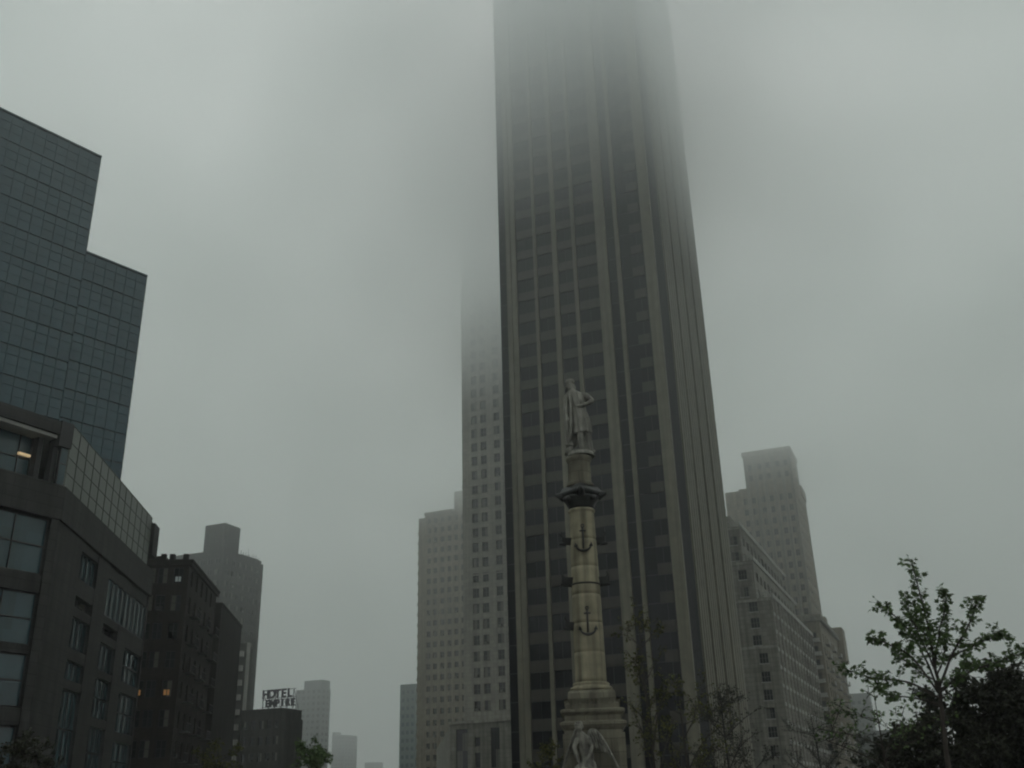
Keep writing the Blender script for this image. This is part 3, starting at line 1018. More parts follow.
def prow(z, a, s=1.0):
    b = MB()
    c = Vector((math.cos(a), math.sin(a), 0)); w = Vector((-c.y, c.x, 0))
    secs = []
    for t, hw, zb, zt in ((.55, .34, -.26, .2), (.85, .28, -.24, .22), (1.08, .18, -.14, .26), (1.25, .07, 0, .34)):
        o = c * (.78 + (t - .78) * s)
        secs.append([o + w * hw * s + Vector((0, 0, zt * s + z)), o + w * hw * .5 * s + Vector((0, 0, zb * .6 * s + z)), o + Vector((0, 0, zb * s + z)), o - w * hw * .5 * s + Vector((0, 0, zb * .6 * s + z)), o - w * hw * s + Vector((0, 0, zt * s + z))])
    b.rings(secs)
    b.tube([c * .9 + Vector((0, 0, z - .12)), c * (1.2 + .1 * s) + Vector((0, 0, z - .1))], [.1, .06], 6)
    b.tube([c * 1.05 + Vector((0, 0, z + .2)), c * 1.2 + Vector((0, 0, z + .42)), c * 1.12 + Vector((0, 0, z + .55))], [.05, .05, .03], 5)
    b.build('ship_prow', M['bronze'], mon)


for z, sc in ((14.25, .75), (12.1, 1.0), (9.85, .85)):
    for a in (math.pi, 0, math.pi / 2, ):
        if z < 10 and a == 0:
            continue
        prow(z, a + .12, sc)
    b = MB(); b.lathe([(.70, z - .2), (.775, z - .18), (.775, z - .12), (.70, z - .1)], n=40)
    if z == 12.1:
        b.build('bronze_ring', M['bronze'], mon, True)
    else:
        b.bm.free()


def anchor(z):
    b = MB()
    y = lambda r: -r
    b.tube([(0, -.76, z + 1.24), (0, -.84, z + .1)], .048, 8)
    arc = [(.43 * math.sin(t), -.84 + .09 * abs(math.sin(t)), z + .42 - .42 * math.cos(t)) for t in [(-1.15 + 2.3 * i / 12) for i in range(13)]]
    b.tube(arc, [.035 + .03 * math.sin(math.pi * i / 12) for i in range(13)], 8)
    for s_ in (-1, 1):
        t = 1.15 * s_
        px, pz = .43 * math.sin(t), z + .42 - .42 * math.cos(t)
        b.rings([[(px - .1, -.80, pz - .02), (px + .1, -.80, pz - .02), (px + .02 * s_, -.80, pz + .22)], [(px - .1, -.72, pz - .02), (px + .1, -.72, pz - .02), (px + .02 * s_, -.72, pz + .22)]])
    b.tube([(-.17, -.79, z + 1.06), (.17, -.79, z + 1.06)], .04, 8)
    ring = [(.08 * math.cos(2 * math.pi * i / 10), -.79, z + 1.32 + .08 * math.sin(2 * math.pi * i / 10)) for i in range(11)]
    b.tube(ring, .03, 6)
    b.build('anchor', M['bronze'], mon, True)


anchor(13.58); anchor(9.32)

# ------------------------------------------------------------------ the statue
st = thing('statue', 'weathered marble statue of a robed man in flat cap, hand on hip, atop the column', 'statue', (CX + .12, CY, 19.12), 0)
SX = .20


def ell(cx, cy, z, rx, ry, n=36, fold=0, k=9, ph=0):
    out = []
    for i in range(n):
        a = 2 * math.pi * i / n
        m = 1 + fold * math.sin(k * a + ph) + fold * .5 * math.sin((k * 2 - 3) * a + 1.3 * ph)
        out.append((cx + rx * m * math.cos(a), cy + ry * m * math.sin(a), z))
    return out


b = MB()
# long tunic: skirt, waist, chest, shoulders, neck
b.rings([ell(.0, 0, 1.30, .46, .36, fold=.13, ph=.4), ell(-.01, 0, 1.6, .46, .36, fold=.13, ph=.5), ell(-.04, 0, 2.0, .44, .35, fold=.10, ph=.7),
         ell(-.10, 0, 2.4, .40, .33, fold=.05, ph=.9), ell(-.18, 0, 2.72, .36, .30, fold=.02), ell(-.24, 0, 3.0, .42, .33, fold=.02), ell(-.30, 0, 3.3, .50, .35, fold=.02),
         ell(-.34, 0, 3.5, .50, .31), ell(-.42, -.02, 3.62, .32, .24), ell(-.48, -.03, 3.72, .17, .17), ell(-.52, -.05, 3.86, .14, .15)])
# legs, shins and feet
b.tube([(-.16, -.05, 1.6), (-.14, -.10, 1.0), (-.08, -.06, .6), (-.06, -.02, .28)], [.22, .185, .17, .11], 14)
b.tube([(.22, .05, 1.6), (.26, .06, 1.0), (.32, .10, .6), (.40, .10, .28)], [.22, .185, .17, .11], 14)
b.tube([(-.06, .06, .26), (-.07, -.10, .25), (-.10, -.34, .22)], [.13, .12, .09], 10, flat=.7)
b.tube([(.40, .14, .26), (.44, -.02, .25), (.52, -.25, .22)], [.13, .12, .09], 10, flat=.7)
# arm akimbo on the viewer's right, with puffed sleeve
b.tube([(.0, 0, 3.44), (.26, .02, 3.36), (.48, .02, 3.2), (.60, -.02, 3.08)], [.24, .22, .17, .13], 14)
b.tube([(.60, -.02, 3.08), (.36, -.18, 2.92), (.10, -.32, 2.76), (-.08, -.36, 2.72)], [.13, .125, .10, .08], 12)
b.ball((-.14, -.38, 2.71), (.12, .07, .08), 10)
for i, (dx, dz) in enumerate(((-.22, .05), (-.26, .015), (-.26, -.02), (-.23, -.055))):
    b.tube([(-.17, -.38, 2.73 + dz * .6), (-.08 + dx, -.39, 2.72 + dz), (-.12 + dx, -.36, 2.69 + dz)], [.03, .027, .02], 6)
b.tube([(-.1, -.40, 2.76), (-.14, -.45, 2.82), (-.2, -.45, 2.85)], [.032, .03, .022], 6)
# arm hanging on the viewer's left, hand on the rope
b.tube([(-.68, 0, 3.42), (-.82, -.02, 3.1), (-.84, -.08, 2.72), (-.84, -.18, 2.36), (-.83, -.24, 2.16)], [.2, .17, .13, .10, .075], 14)
b.ball((-.83, -.26, 2.06), (.075, .09, .12), 10)
for i in range(4):
    b.tube([(-.88 + .035 * i, -.30, 2.02), (-.88 + .035 * i, -.33, 1.93 - .01 * (i % 2)), (-.87 + .03 * i, -.29, 1.86)], [.028, .025, .02], 6)
b.tube([(-.77, -.30, 2.1), (-.73, -.36, 2.03), (-.74, -.38, 1.97)], [.03, .028, .02], 6)
# head with face
b.ball((-.55, -.06, 4.0), (.185, .21, .26), 18)
b.ball((-.57, -.13, 3.84), (.13, .13, .11), 12)
b.tube([(-.59, -.24, 4.06), (-.60, -.31, 3.98), (-.595, -.27, 3.95)], [.03, .05, .03], 8)
b.tube([(-.70, -.21, 4.09), (-.58, -.265, 4.10), (-.45, -.21, 4.09)], [.03, .04, .03], 8)
b.tube([(-.64, -.25, 3.87), (-.58, -.27, 3.865), (-.53, -.245, 3.87)], [.02, .026, .02], 6)
for sx in (-.19, .185):
    b.ball((-.55 + sx, -.03, 3.99), (.03, .06, .08), 8)
body = b.build('body', M['marble'], st, True)
md = body.modifiers.new('unite', 'REMESH'); md.mode = 'VOXEL'; md.voxel_size = .026; md.use_smooth_shade = True
sm = body.modifiers.new('soft', 'SMOOTH'); sm.factor = .4; sm.iterations = 1
b = MB()
b.lathe([(.19, 4.1), (.235, 4.13), (.25, 4.18), (.24, 4.26), (.2, 4.31), (.05, 4.33)], c=(-.55, -.05), n=24)
b.build('cap', M['marble'], st, True)
b = MB()
for sd in (-1, 1):
    b.tube([(-.55 + sd * .17, .02, 4.08), (-.55 + sd * .2, .04, 3.9), (-.53 + sd * .19, .06, 3.7)], [.07, .1, .06], 8)
b.tube([(-.55, .16, 4.08), (-.54, .2, 3.9), (-.52, .18, 3.7)], [.1, .14, .08], 8)
b.build('hair', M['marble'], st, True)
# cloak: hangs behind and along the viewer's left side to the ankles, with lapels over the shoulders
rings = []
for z, x0, x1, dep in ((3.60, -.62, .0, .22), (3.4, -.92, .1, .3), (2.9, -.96, .06, .34), (2.3, -.98, .04, .36), (1.6, -.97, -.05, .38), (1.0, -.93, -.2, .36), (.62, -.86, -.32, .3)):
    o, i_ = [], []
    n = 22
    for j in range(n + 1):
        t = j / n
        a = math.pi * (1.28 - 1.28 * t)
        cx, rx = (x0 + x1) / 2, (x1 - x0) / 2
        f = 1 + .06 * math.sin(j * 2.3 + z * .5)
        o.append((cx + rx * f * math.cos(a), .02 + dep * 1.0 * f * math.sin(a), z))
        i_.append((cx + rx * (f - .16) * math.cos(a), .02 + dep * (f - .22) * math.sin(a), z))
    rings.append(o + i_[::-1])
b = MB(); b.rings(rings)
b.tube([(-.40, -.12, 3.68), (-.62, -.30, 3.4), (-.60, -.37, 2.9), (-.62, -.38, 2.2), (-.66, -.34, 1.4), (-.74, -.26, .8)], [.07, .11, .1, .1, .1, .07], 8, flat=.6)
b.tube([(-.40, -.12, 3.70), (-.14, -.3, 3.45), (-.08, -.36, 3.1), (-.06, -.36, 2.85)], [.07, .12, .11, .06], 8, flat=.6)
b.build('cloak', M['marble'], st, True)
b = MB()
b.tube([(-.86, -.1, .10), (-.72, -.06, .5), (-.7, -.04, .9)], [.2, .17, .1], 10)
b.tube([(-.95, -.2, .62), (-.78, -.3, .6), (-.6, -.2, .62), (-.62, 0, .64), (-.85, 0, .63), (-.95, -.2, .62)], .06, 8)
b.build('rope_bollard', M['marble'], st, True)
b = MB()
b.lathe([(.76, 0), (.76, .08), (.73, .12), (.71, .22), (.55, .24)], n=32)
b.build('plinth', M['marble'], st)
for ch in st.children:
    if ch.name.split('.')[0] != 'plinth':
        ch.location.x = SX; ch.scale = (1.04, 1.04, 1.06)

# ------------------------------------------------------------------ winged figure and globe at the foot of the column
wf = thing('winged_figure', 'pale marble winged figure bending over a globe against the pedestal', 'statue', (CX - .62, CY - 2.25, 2.2), 0)
b = MB()
b.square([(.98, -.6), (.95, -.1), (.85, 0)])
bmesh.ops.translate(b.bm, verts=b.bm.verts[:], vec=(.1, -.1, 0))
b.build('plinth', M['ped_gran'], wf)
b = MB()
b.ball((-.1, -.1, .62), .6, 18)
b.build('globe', M['grimy_marble'], wf, True)
b = MB()
b.rings([ell(.1, .25, 1.05, .34, .28), ell(.12, .2, 1.5, .30, .25), ell(.05, .05, 1.95, .34, .26, fold=.03), ell(-.05, -.1, 2.3, .36, .24), ell(-.14, -.22, 2.5, .2, .16), ell(-.18, -.28, 2.6, .11, .11)])
b.ball((-.24, -.36, 2.78), (.17, .19, .22), 14)
b.tube([(-.26, -.53, 2.8), (-.265, -.58, 2.74), (-.26, -.54, 2.71)], [.02, .035, .02], 6)
b.tube([(.2, -.1, 2.28), (.34, -.3, 1.9), (.18, -.52, 1.5), (.02, -.58, 1.25)], [.12, .1, .085, .06], 10)
b.tube([(-.34, -.15, 2.26), (-.5, -.35, 1.9), (-.42, -.5, 1.5), (-.3, -.58, 1.22)], [.12, .1, .085, .06], 10)
for hx in (.0, -.28):
    b.ball((hx, -.6, 1.18), (.07, .05, .08), 8)
    for i in range(4):
        b.tube([(hx - .05 + .034 * i, -.62, 1.14), (hx - .055 + .037 * i, -.64, 1.06), (hx - .05 + .034 * i, -.62, 1.0)], [.022, .02, .015], 5)
    b.tube([(hx + .06, -.6, 1.17), (hx + .1, -.63, 1.1)], [.022, .016], 5)
b.tube([(.0, .2, 1.2), (-.06, .3, .6), (-.05, .35, .06)], [.22, .15, .1], 12)
b.tube([(.28, .2, 1.2), (.46, .0, .65), (.5, .15, .06)], [.22, .15, .1], 12)
for fx, fy in ((-.05, .3), (.5, .1)):
    b.tube([(fx, fy + .08, .06), (fx - .01, fy - .2, .05)], [.09, .06], 8)
body = b.build('body', M['grimy_marble'], wf, True)
md = body.modifiers.new('unite', 'REMESH'); md.mode = 'VOXEL'; md.voxel_size = .028; md.use_smooth_shade = True


b = MB()
for i in range(60):
    a, t = random.uniform(0, 6.28), random.uniform(-.3, 1.3)
    q = Vector((-.235 + .18 * math.cos(a) * math.cos(t), -.31 + .2 * math.sin(a) * math.cos(t), 2.82 + .2 * math.sin(t)))
    if q.y > -.47 or q.z > 2.9:
        b.ball(q, random.uniform(.04, .065), 6)
b.build('hair', M['grimy_marble'], wf, True)


def wing(sx, k):
    """Folded feathered wing: an arched leading edge with three overlapping rows of feathers."""
    b = MB()
    lead = smooth_path([(.10 * sx, .14, 2.25), (.34 * sx, .26, 2.66), (.66 * sx * k, .32, 2.60), (1.02 * sx * k, .34, 2.1), (1.32 * sx * k, .34, 1.45)], 6)
    n = len(lead)
    for row, (ln, off, rad) in enumerate(((1.0, .02, .075), (.62, -.05, .07), (.32, -.11, .06))):
        m_ = 15 - row * 2
        for i in range(m_):
            t = (i + .5) / m_
            q = lead[min(n - 1, int(t * (n - 1)))] + Vector((0, off, 0))
            d = Vector((sx * (.10 + .42 * t), .02, -1)).normalized()
            L = ln * (1.05 - .55 * abs(t - .45)) * .95
            e = q + d * L
            b.tube([q, q.lerp(e, .35), q.lerp(e, .8), e], [rad * .7, rad, rad * .85, rad * .25], 8, flat=.45)
    b.tube(lead, [.09 - .06 * i / (n - 1) for i in range(n)], 10)
    b.build('wing', M['grimy_marble'], wf, True)


wing(1, 1.0); wing(-1, .62)

# ------------------------------------------------------------------ trees


def leaf(b, p, d, size, lobed=False):
    d = d.normalized()
    s_ = d.cross(Vector((random.uniform(-.4, .4), random.uniform(-.4, .4), 1)))
    s_ = s_.normalized() if s_.length > 1e-4 else Vector((1, 0, 0))
    n = s_.cross(d)
    roll = random.uniform(-1.0, 1.0)
    s2 = s_ * math.cos(roll) + n * math.sin(roll)
    n2 = s2.cross(d)
    V_ = b.bm.verts.new
    if lobed:
        out = [(0, 0, 0), (.20, .05, .02), (.55, .12, .10), (.34, .30, .05), (.62, .58, .12), (.26, .62, .04), (0, 1.0, -.10), (-.26, .62, .04), (-.62, .58, .12), (-.34, .30, .05), (-.55, .12, .10), (-.20, .05, .02)]
        vs = [V_(p + (s2 * x + d * y + n2 * z) * size) for x, y, z in out]
        c = V_(p + (d * .4 - n2 * .03) * size)
        for i in range(len(vs)):
            b.bm.faces.new((vs[i], vs[(i + 1) % len(vs)], c))
    else:
        a = V_(p); t = V_(p + d * size + n2 * -.12 * size)
        l = V_(p + (d * .5 + s2 * .36 + n2 * .08) * size); r = V_(p + (d * .5 - s2 * .36 + n2 * .08) * size)
        b.bm.faces.new((a, l, t)); b.bm.faces.new((a, t, r))


def twig_leaves(bt, bl, path, start, n_twig, tl, n_leaf, ls, lobed, r=.006):
    for i in range(n_twig):
        f = start + (1 - start) * (i + random.random()) / n_twig
        k = min(len(path) - 2, int(f * (len(path) - 1)))
        p = path[k].lerp(path[k + 1], f * (len(path) - 1) - k)
        ax = (path[k + 1] - path[k]).normalized()
        dr = (ax * random.uniform(.2, 1.0) + Vector((random.uniform(-1, 1), random.uniform(-1, 1), random.uniform(-.3, .9)))).normalized()
        L = tl * random.uniform(.4, 1.2) * (1.15 - .5 * f)
        e = p + dr * L + Vector((0, 0, -.12 * L))
        m_ = p.lerp(e, .5) + Vector((0, 0, .06 * L))
        bt.tube([p, m_, e], [r * 1.4, r, r * .6], 4)
        for j in range(n_leaf):
            q = p.lerp(m_, random.random() * .8) if random.random() < .3 else m_.lerp(e, random.random())
            ld = Vector((random.uniform(-1, 1), random.uniform(-1, 1), random.uniform(-1.1, .35))) + dr * .5
            q = q + ld.normalized() * .03
            leaf(bl, q, ld, ls * random.uniform(.65, 1.25), lobed)


# near maple, its limbs laid out one by one
az = R(21.3)
mp = thing('maple_tree', 'young leafy maple standing clear against grey sky at the right', 'tree', (7.27, 18.63, 0), -az)
limbs = [
    ([(.08, 0, 0), (.07, .02, 1.2), (.09, 0, 2.1), (.14, 0, 2.88), (.18, 0, 3.43)], .055, .034, 0, None),
    ([(.18, 0, 3.43), (.17, .03, 3.79), (.18, .02, 4.26), (.16, -.03, 4.91), (.11, 0, 5.63)], .032, .006, 30, .25),
    ([(.18, 0, 3.40), (.46, -.12, 3.93), (.8, -.2, 4.42), (.98, -.28, 4.80)], .026, .006, 20, .35),
    ([(.18, 0, 3.36), (.72, .15, 3.66), (1.23, .25, 3.82), (1.58, .35, 3.95)], .024, .005, 20, .3),
    ([(.15, 0, 3.36), (.03, .18, 4.01), (-.18, .3, 4.56), (-.50, .4, 5.0)], .022, .005, 17, .4),
    ([(.15, 0, 3.30), (-.14, -.2, 3.92), (-.45, -.35, 4.15), (-.70, -.42, 4.26)], .022, .005, 15, .35),
    ([(.14, 0, 3.22), (-.3, .1, 3.54), (-.79, .2, 3.64), (-1.22, .25, 3.84)], .022, .005, 18, .3),
    ([(.14, 0, 3.1), (-.21, -.25, 3.22), (-.55, -.45, 3.28), (-.72, -.5, 3.36)], .018, .005, 11, .3),
    ([(.17, 0, 3.79), (.33, .12, 4.35), (.48, .15, 4.75), (.55, .18, 5.08)], .018, .005, 18, .25),
    ([(.46, -.12, 3.9), (.9, .05, 4.12), (1.25, .15, 4.24)], .016, .005, 16, .15),
    ([(.17, 0, 3.7), (.05, -.5, 4.1), (-.05, -.8, 4.5)], .018, .005, 16, .25),
    ([(.17, 0, 3.6), (.35, .5, 4.0), (.42, .85, 4.4)], .018, .005, 16, .25),
    ([(.16, 0, 3.3), (.45, -.5, 3.5), (.7, -.85, 3.7)], .018, .005, 14, .25),
    ([(.16, 0, 4.3), (-.08, -.1, 4.6), (-.05, -.12, 4.95)], .014, .004, 13, .1),
    ([(.15, 0, 3.5), (-.15, .35, 3.8), (-.35, .6, 4.05)], .016, .004, 14, .2),
]
bt, bl = MB(), MB()
for pts, r0, r1, nt_, st_ in limbs:
    path = smooth_path([(.14 + (p[0] - .14) * 1.1 if p[2] > 2.9 else p[0], p[1], p[2]) for p in pts], 5)
    path = [p + Vector((random.uniform(-.012, .012), random.uniform(-.012, .012), 0)) for p in path]
    bt.tube(path, [r0 + (r1 - r0) * i / (len(path) - 1) for i in range(len(path))], 8)
    if nt_:
        twig_leaves(bt, bl, path, st_, int(nt_ * 1.5), .36, 7, .08, True, .004)
bt.build('trunk', M['bark'], mp, True)
bl.build('crown', M['leaf'], mp)


def tree(name, label, loc, h, spread, seed, lm, bmk, trunk_r=.12, fork=.3, n_main=7, n_twig=14, n_leaf=5, ls=.12, lobed=False, tl=.6, droop=0.0, group=None, sub=3, rz=.62, shape=1.0):
    random.seed(seed)
    e = thing(name, label, 'tree', loc, random.random() * 6, group)
    bt, bl = MB(), MB()
    top = Vector((random.uniform(-.1, .1) * spread, random.uniform(-.1, .1) * spread, h))
    tp = smooth_path([(0, 0, 0), (random.uniform(-.05, .05) * h * .5, random.uniform(-.05, .05) * h * .5, h * fork), (top.x * .6, top.y * .6, h * .7), top], 5)
    bt.tube(tp, [trunk_r * (1 - .92 * i / (len(tp) - 1)) for i in range(len(tp))], 9)
    twig_leaves(bt, bl, tp, .75, n_twig, tl, n_leaf, ls, lobed, .012)
    for m_ in range(n_main):
        f = fork + (.86 - fork) * (m_ + random.random() * .6) / n_main
        k = min(len(tp) - 2, int(f * (len(tp) - 1)))
        p = tp[k]
        a = m_ * 2.4 + random.uniform(-.3, .3)
        t_ = (f - fork) / (1 - fork)
        prof = math.sin(math.pi * min(1, (.28 + .72 * t_) ** shape))
        L = spread * (.55 + .6 * prof) * random.uniform(.8, 1.1)
        dz = (h - p.z) * random.uniform(.45, .9) * rz
        tip = p + Vector((math.cos(a) * L, math.sin(a) * L, dz))
        mid = p.lerp(tip, .5) + Vector((random.uniform(-.1, .1) * L, random.uniform(-.1, .1) * L, dz * .12 - droop))
        path = smooth_path([p, mid, tip], 5)
        r0 = trunk_r * (1 - .85 * f) * .7
        bt.tube(path, [r0 * (1 - .85 * i / (len(path) - 1)) for i in range(len(path))], 6)
        twig_leaves(bt, bl, path, .3, n_twig, tl, n_leaf, ls, lobed, .010)
        for s_ in range(sub):
            kk = random.randrange(2, len(path) - 2)
            q = path[kk]
            d = Vector((random.uniform(-1, 1), random.uniform(-1, 1), random.uniform(.0, 1))).normalized()
            pt = smooth_path([q, q + d * L * .25 + Vector((0, 0, .05 * L)), q + d * L * .45 + Vector((0, 0, .12 * L))], 3)
            bt.tube(pt, [r0 * .45 * (1 - .8 * i / (len(pt) - 1)) for i in range(len(pt))], 5)
            twig_leaves(bt, bl, pt, .1, n_twig, tl, n_leaf, ls, lobed, .008)
    bt.build('trunk', M[bmk], e, True)
    bl.build('crown', M[lm], e)
    return e


tree('maple_tree', 'smaller drooping maple low at the left of the clear standing maple', (7.75, 22.9, 0), 3.75, 1.15, 11, 'leaf', 'bark', .05, .5, 6, 4, 4, .075, True, .35)
GP = 'park trees at the right edge'
tree('park_tree', 'big dense dark tree whose round crown fills the lower right corner', (22.8, 51.0, 0), 6.3, 3.9, 21, 'leaf_dk', 'bark_dk', .28, .1, 14, 30, 8, .26, False, 1.0, group=GP, sub=5)
tree('park_tree', 'dark park tree cut off by the right edge, behind the big dense crown', (27.6, 54.0, 0), 6.6, 3.9, 22, 'leaf_dk', 'bark_dk', .28, .1, 14, 30, 8, .26, False, 1.0, group=GP, sub=5)
tree('park_tree', 'low dark bushy tree right behind the maple trunk', (19.0, 52.0, 0), 4.6, 2.2, 23, 'leaf_dk', 'bark_dk', .2, .1, 12, 26, 7, .22, False, .8, group=GP, sub=4)
tree('park_tree', 'distant hazy park tree seen through the low branches of the maples', (46, 145.0, 0), 9.5, 4.5, 24, 'leaf_dk', 'bark_dk', .18, .2, 10, 16, 4, .16, False, .9, group=GP, sub=4)
tree('park_tree', 'taller hazy park tree at the foot of the balcony block', (42, 151.0, 0), 12.5, 5.0, 25, 'leaf_dk', 'bark_dk', .2, .2, 10, 16, 4, .16, False, 1.0, group=GP, sub=4)
tree('young_tree', 'tall sparse yellow-green young tree right beside the column', (6.9, 57.6, 0), 12.4, 1.5, 31, 'leaf_yel', 'bark', .11, .25, 12, 6, 4, .19, False, .9, sub=2, rz=.5)
tree('young_tree', 'shorter spreading yellow-green young tree at the foot of the dark tower', (8.9, 58.4, 0), 7.9, 2.2, 32, 'leaf_yel', 'bark', .11, .22, 11, 7, 4, .18, False, .9, sub=2)
tree('bare_tree', 'dark twiggy tree at the right foot of the dark tower', (20.6, 108.0, 0), 12.5, 3.6, 33, 'leaf_dk', 'bark_dk', .2, .15, 13, 16, 3, .22, False, 1.4, sub=4)
tree('street_tree', 'small round-leaved tree in the middle of the street gap', (-11.5, 58.9, 0), 5.5, 1.0, 34, 'leaf', 'bark', .07, .45, 9, 9, 5, .2, False, .4, sub=2)
tree('street_tree', 'dark leafy tree low in the left corner before the shopping block', (-14.9, 31.8, 0), 4.0, 1.1, 35, 'leaf_dk', 'bark', .07, .4, 9, 10, 5, .13, False, .45, sub=2)
tree('street_tree', 'small dim tree before the brown brick building', (-19.2, 67.3, 0), 6.2, 1.3, 36, 'leaf_yel', 'bark', .08, .4, 9, 7, 4, .17, False, .5, sub=2)
tree('shrub_tree', 'low leafy tree left of the pedestal', (1.4, 56.5, 0), 4.9, 1.1, 37, 'leaf_yel', 'bark', .06, .3, 9, 8, 4, .17, False, .5, sub=2)

random.seed(77)
b = MB()
for i in range(420):
    x, y = random.uniform(24, 95), random.uniform(74, 150)
    if x < 22 + (y - 74) * .36: continue
    hh = random.uniform(3.5, 6.5) * (1 + .35 * noise.noise((x * .06, y * .06, 0)))
    b.tube([(x, y, 0), (x + random.uniform(-.3, .3), y, hh * .9)], [.1, .03], 4)
    for j in range(60):
        t = random.random()
        q = Vector((x + random.gauss(0, 1.1), y + random.gauss(0, 1.1), hh * (.12 + .85 * t)))
        leaf(b, q, Vector((random.uniform(-1, 1), random.uniform(-1, 1), random.uniform(-.6, .8))), random.uniform(.3, .6))
tag(b.build('woodland', M['leaf_dk']), kind='stuff')

# ------------------------------------------------------------------ windows become parts
bpy.context.view_layer.update()
cam = bpy.data.cameras.new('camera')
cam.sensor_width = 36; cam.sensor_fit = 'HORIZONTAL'; cam.lens = 36 * 1000 / 1024; cam.clip_end = 6000
co = bpy.data.objects.new('camera', cam); COL.objects.link(co); S.camera = co
p_, r_ = R(22.9), R(1.65)
fw = Vector((0, math.cos(p_), math.sin(p_))); u0 = Vector((0, -math.sin(p_), math.cos(p_))); rt = Vector((1, 0, 0))
up = u0 * math.cos(r_) + rt * math.sin(r_); rr = rt * math.cos(r_) - u0 * math.sin(r_)
co.matrix_world = Matrix(((rr.x, up.x, -fw.x, CAM.x), (rr.y, up.y, -fw.y, CAM.y), (rr.z, up.z, -fw.z, CAM.z), (0, 0, 0, 1)))
bpy.context.view_layer.update()
dg = bpy.context.evaluated_depsgraph_get()
by = {}
for bld, me, mx in PENDING:
    by.setdefault(bld.name, []).append((bld, me, mx))
for nm, lst in by.items():
    bld = lst[0][0]
    scored = []
    for _, me, mx in lst:
        hh = max(v.co.z for v in me.vertices)
        wpos = bld.matrix_world @ mx @ Vector((0, 0, hh / 2))
        d = wpos - CAM
        x, y, z = d.dot(rr), d.dot(up), d.dot(fw)
        inside = z > 0 and abs(x / z) < .512 and abs(y / z) < .384
        seen = False
        if inside:
            hit, loc, *_r = S.ray_cast(dg, CAM, d.normalized(), distance=d.length + 5)
            seen = (not hit) or (loc - CAM).length > d.length - 2.0
        scored.append((0 if seen else 1, d.length / max(.4, hh), me, mx))
    scored.sort(key=lambda t: (t[0], t[1]))
    rest = None
    for i, (f, _d, me, mx) in enumerate(scored):
        if i < 99 and f == 0:
            o = link('window', me, bld); o.matrix_local = mx
        else:
            if rest is None:
                rest, rm = MB(), me
            rest.add_mesh(me, mx)
    if rest:
        o = rest.build('glazing', list(rm.materials), bld); o['kind'] = 'stuff'

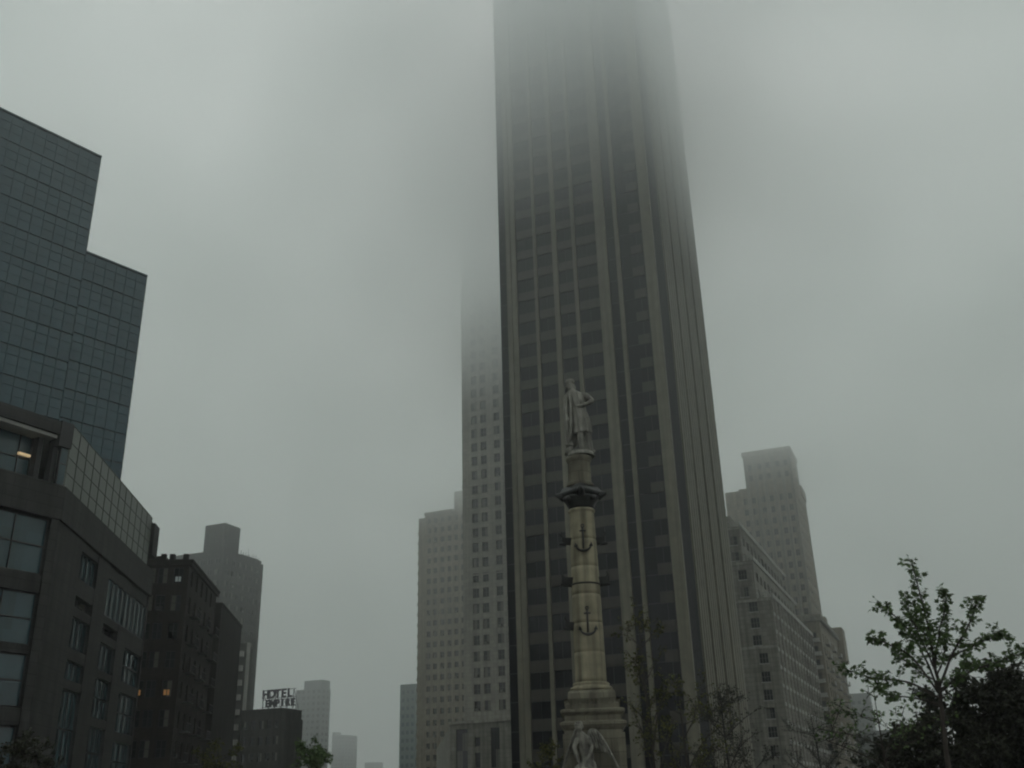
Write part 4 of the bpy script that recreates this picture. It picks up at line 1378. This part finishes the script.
# ------------------------------------------------------------------ air: even haze and a low cloud
def volume(name, box, dens, aniso, ramp=None, tail=None):
    m = bpy.data.materials.new(name); m.use_nodes = True
    N, L = m.node_tree.nodes, m.node_tree.links
    N.clear()
    out = N.new('ShaderNodeOutputMaterial'); pv = N.new('ShaderNodeVolumePrincipled')
    pv.inputs['Color'].default_value = (.986, 1.0, .993, 1)
    pv.inputs['Density'].default_value = dens; pv.inputs['Anisotropy'].default_value = aniso
    L.new(pv.outputs[0], out.inputs['Volume'])
    if ramp:
        ge = N.new('ShaderNodeNewGeometry'); sp = N.new('ShaderNodeSeparateXYZ'); L.new(ge.outputs['Position'], sp.inputs[0])
        mr = N.new('ShaderNodeMapRange'); mr.interpolation_type = 'LINEAR'
        mr.inputs[1].default_value, mr.inputs[2].default_value, mr.inputs[3].default_value, mr.inputs[4].default_value = ramp
        L.new(sp.outputs[2], mr.inputs[0])
        mt = N.new('ShaderNodeMapRange')        # thin fringe hanging below the cloud base
        mt.inputs[1].default_value, mt.inputs[2].default_value, mt.inputs[3].default_value, mt.inputs[4].default_value = tail
        L.new(sp.outputs[2], mt.inputs[0])
        nz = N.new('ShaderNodeTexNoise'); nz.inputs['Scale'].default_value = .03; nz.inputs['Detail'].default_value = 2
        L.new(ge.outputs['Position'], nz.inputs['Vector'])
        nr = N.new('ShaderNodeMapRange'); nr.inputs[1].default_value = .3; nr.inputs[2].default_value = .7
        nr.inputs[3].default_value = .75; nr.inputs[4].default_value = 1.35
        L.new(nz.outputs['Fac'], nr.inputs[0])
        m1 = N.new('ShaderNodeMath'); m1.operation = 'MULTIPLY_ADD'
        L.new(mr.outputs[0], m1.inputs[0]); L.new(nr.outputs[0], m1.inputs[1]); L.new(mt.outputs[0], m1.inputs[2])
        L.new(m1.outputs[0], pv.inputs['Density'])
    b = MB(); b.box(*box)
    return tag(b.build(name, m), kind='stuff')


volume('haze', (-660, 660, -160, 3200, -1, 182), .0003, .2)
volume('low_cloud', (-658, 658, -158, 3198, 8, 138), 0, .45, (82, 138, 0, .125), (10, 84, 0, .0023))

# ------------------------------------------------------------------ sky, sun, exposure
w = bpy.data.worlds.new('World'); S.world = w; w.use_nodes = True
N, L = w.node_tree.nodes, w.node_tree.links
sky = N.new('ShaderNodeTexSky'); sky.sky_type = 'NISHITA'; sky.sun_disc = False
SUN_EL, SUN_AZ = R(45), R(0)
sky.sun_elevation = SUN_EL; sky.sun_rotation = SUN_AZ
sky.air_density = 1.0; sky.dust_density = 5.0; sky.ozone_density = 1.0
hs = N.new('ShaderNodeHueSaturation'); hs.inputs['Saturation'].default_value = .28     # overcast: nearly grey
L.new(sky.outputs[0], hs.inputs['Color'])
gm_ = N.new('ShaderNodeGamma'); gm_.inputs['Gamma'].default_value = .6     # a cloud deck evens the sky out
L.new(hs.outputs[0], gm_.inputs['Color'])
L.new(gm_.outputs[0], N['Background'].inputs['Color'])
N['Background'].inputs['Strength'].default_value = .15
ld = bpy.data.lights.new('sun', 'SUN'); ld.energy = .5; ld.angle = R(60); ld.color = (1, .97, .93)
lo = bpy.data.objects.new('sun', ld); COL.objects.link(lo)
lo.rotation_euler = (-(math.pi / 2 - SUN_EL), 0, -SUN_AZ)

vs = S.view_settings
vs.view_transform = 'Standard'; vs.look = 'None'; vs.gamma = 1; vs.use_curve_mapping = False
vs.exposure = 1.5
S.cycles.pixel_filter_type = 'BLACKMAN_HARRIS'; S.cycles.filter_width = 2.1     # a soft compact-camera lens
cy = S.cycles
cy.max_bounces = 28; cy.diffuse_bounces = 3; cy.glossy_bounces = 3; cy.transmission_bounces = 4; cy.volume_bounces = 24; cy.transparent_max_bounces = 8
cy.volume_step_rate = .25; cy.volume_max_steps = 512
cy.use_denoising = True
cy.use_adaptive_sampling = True; cy.adaptive_threshold = .02
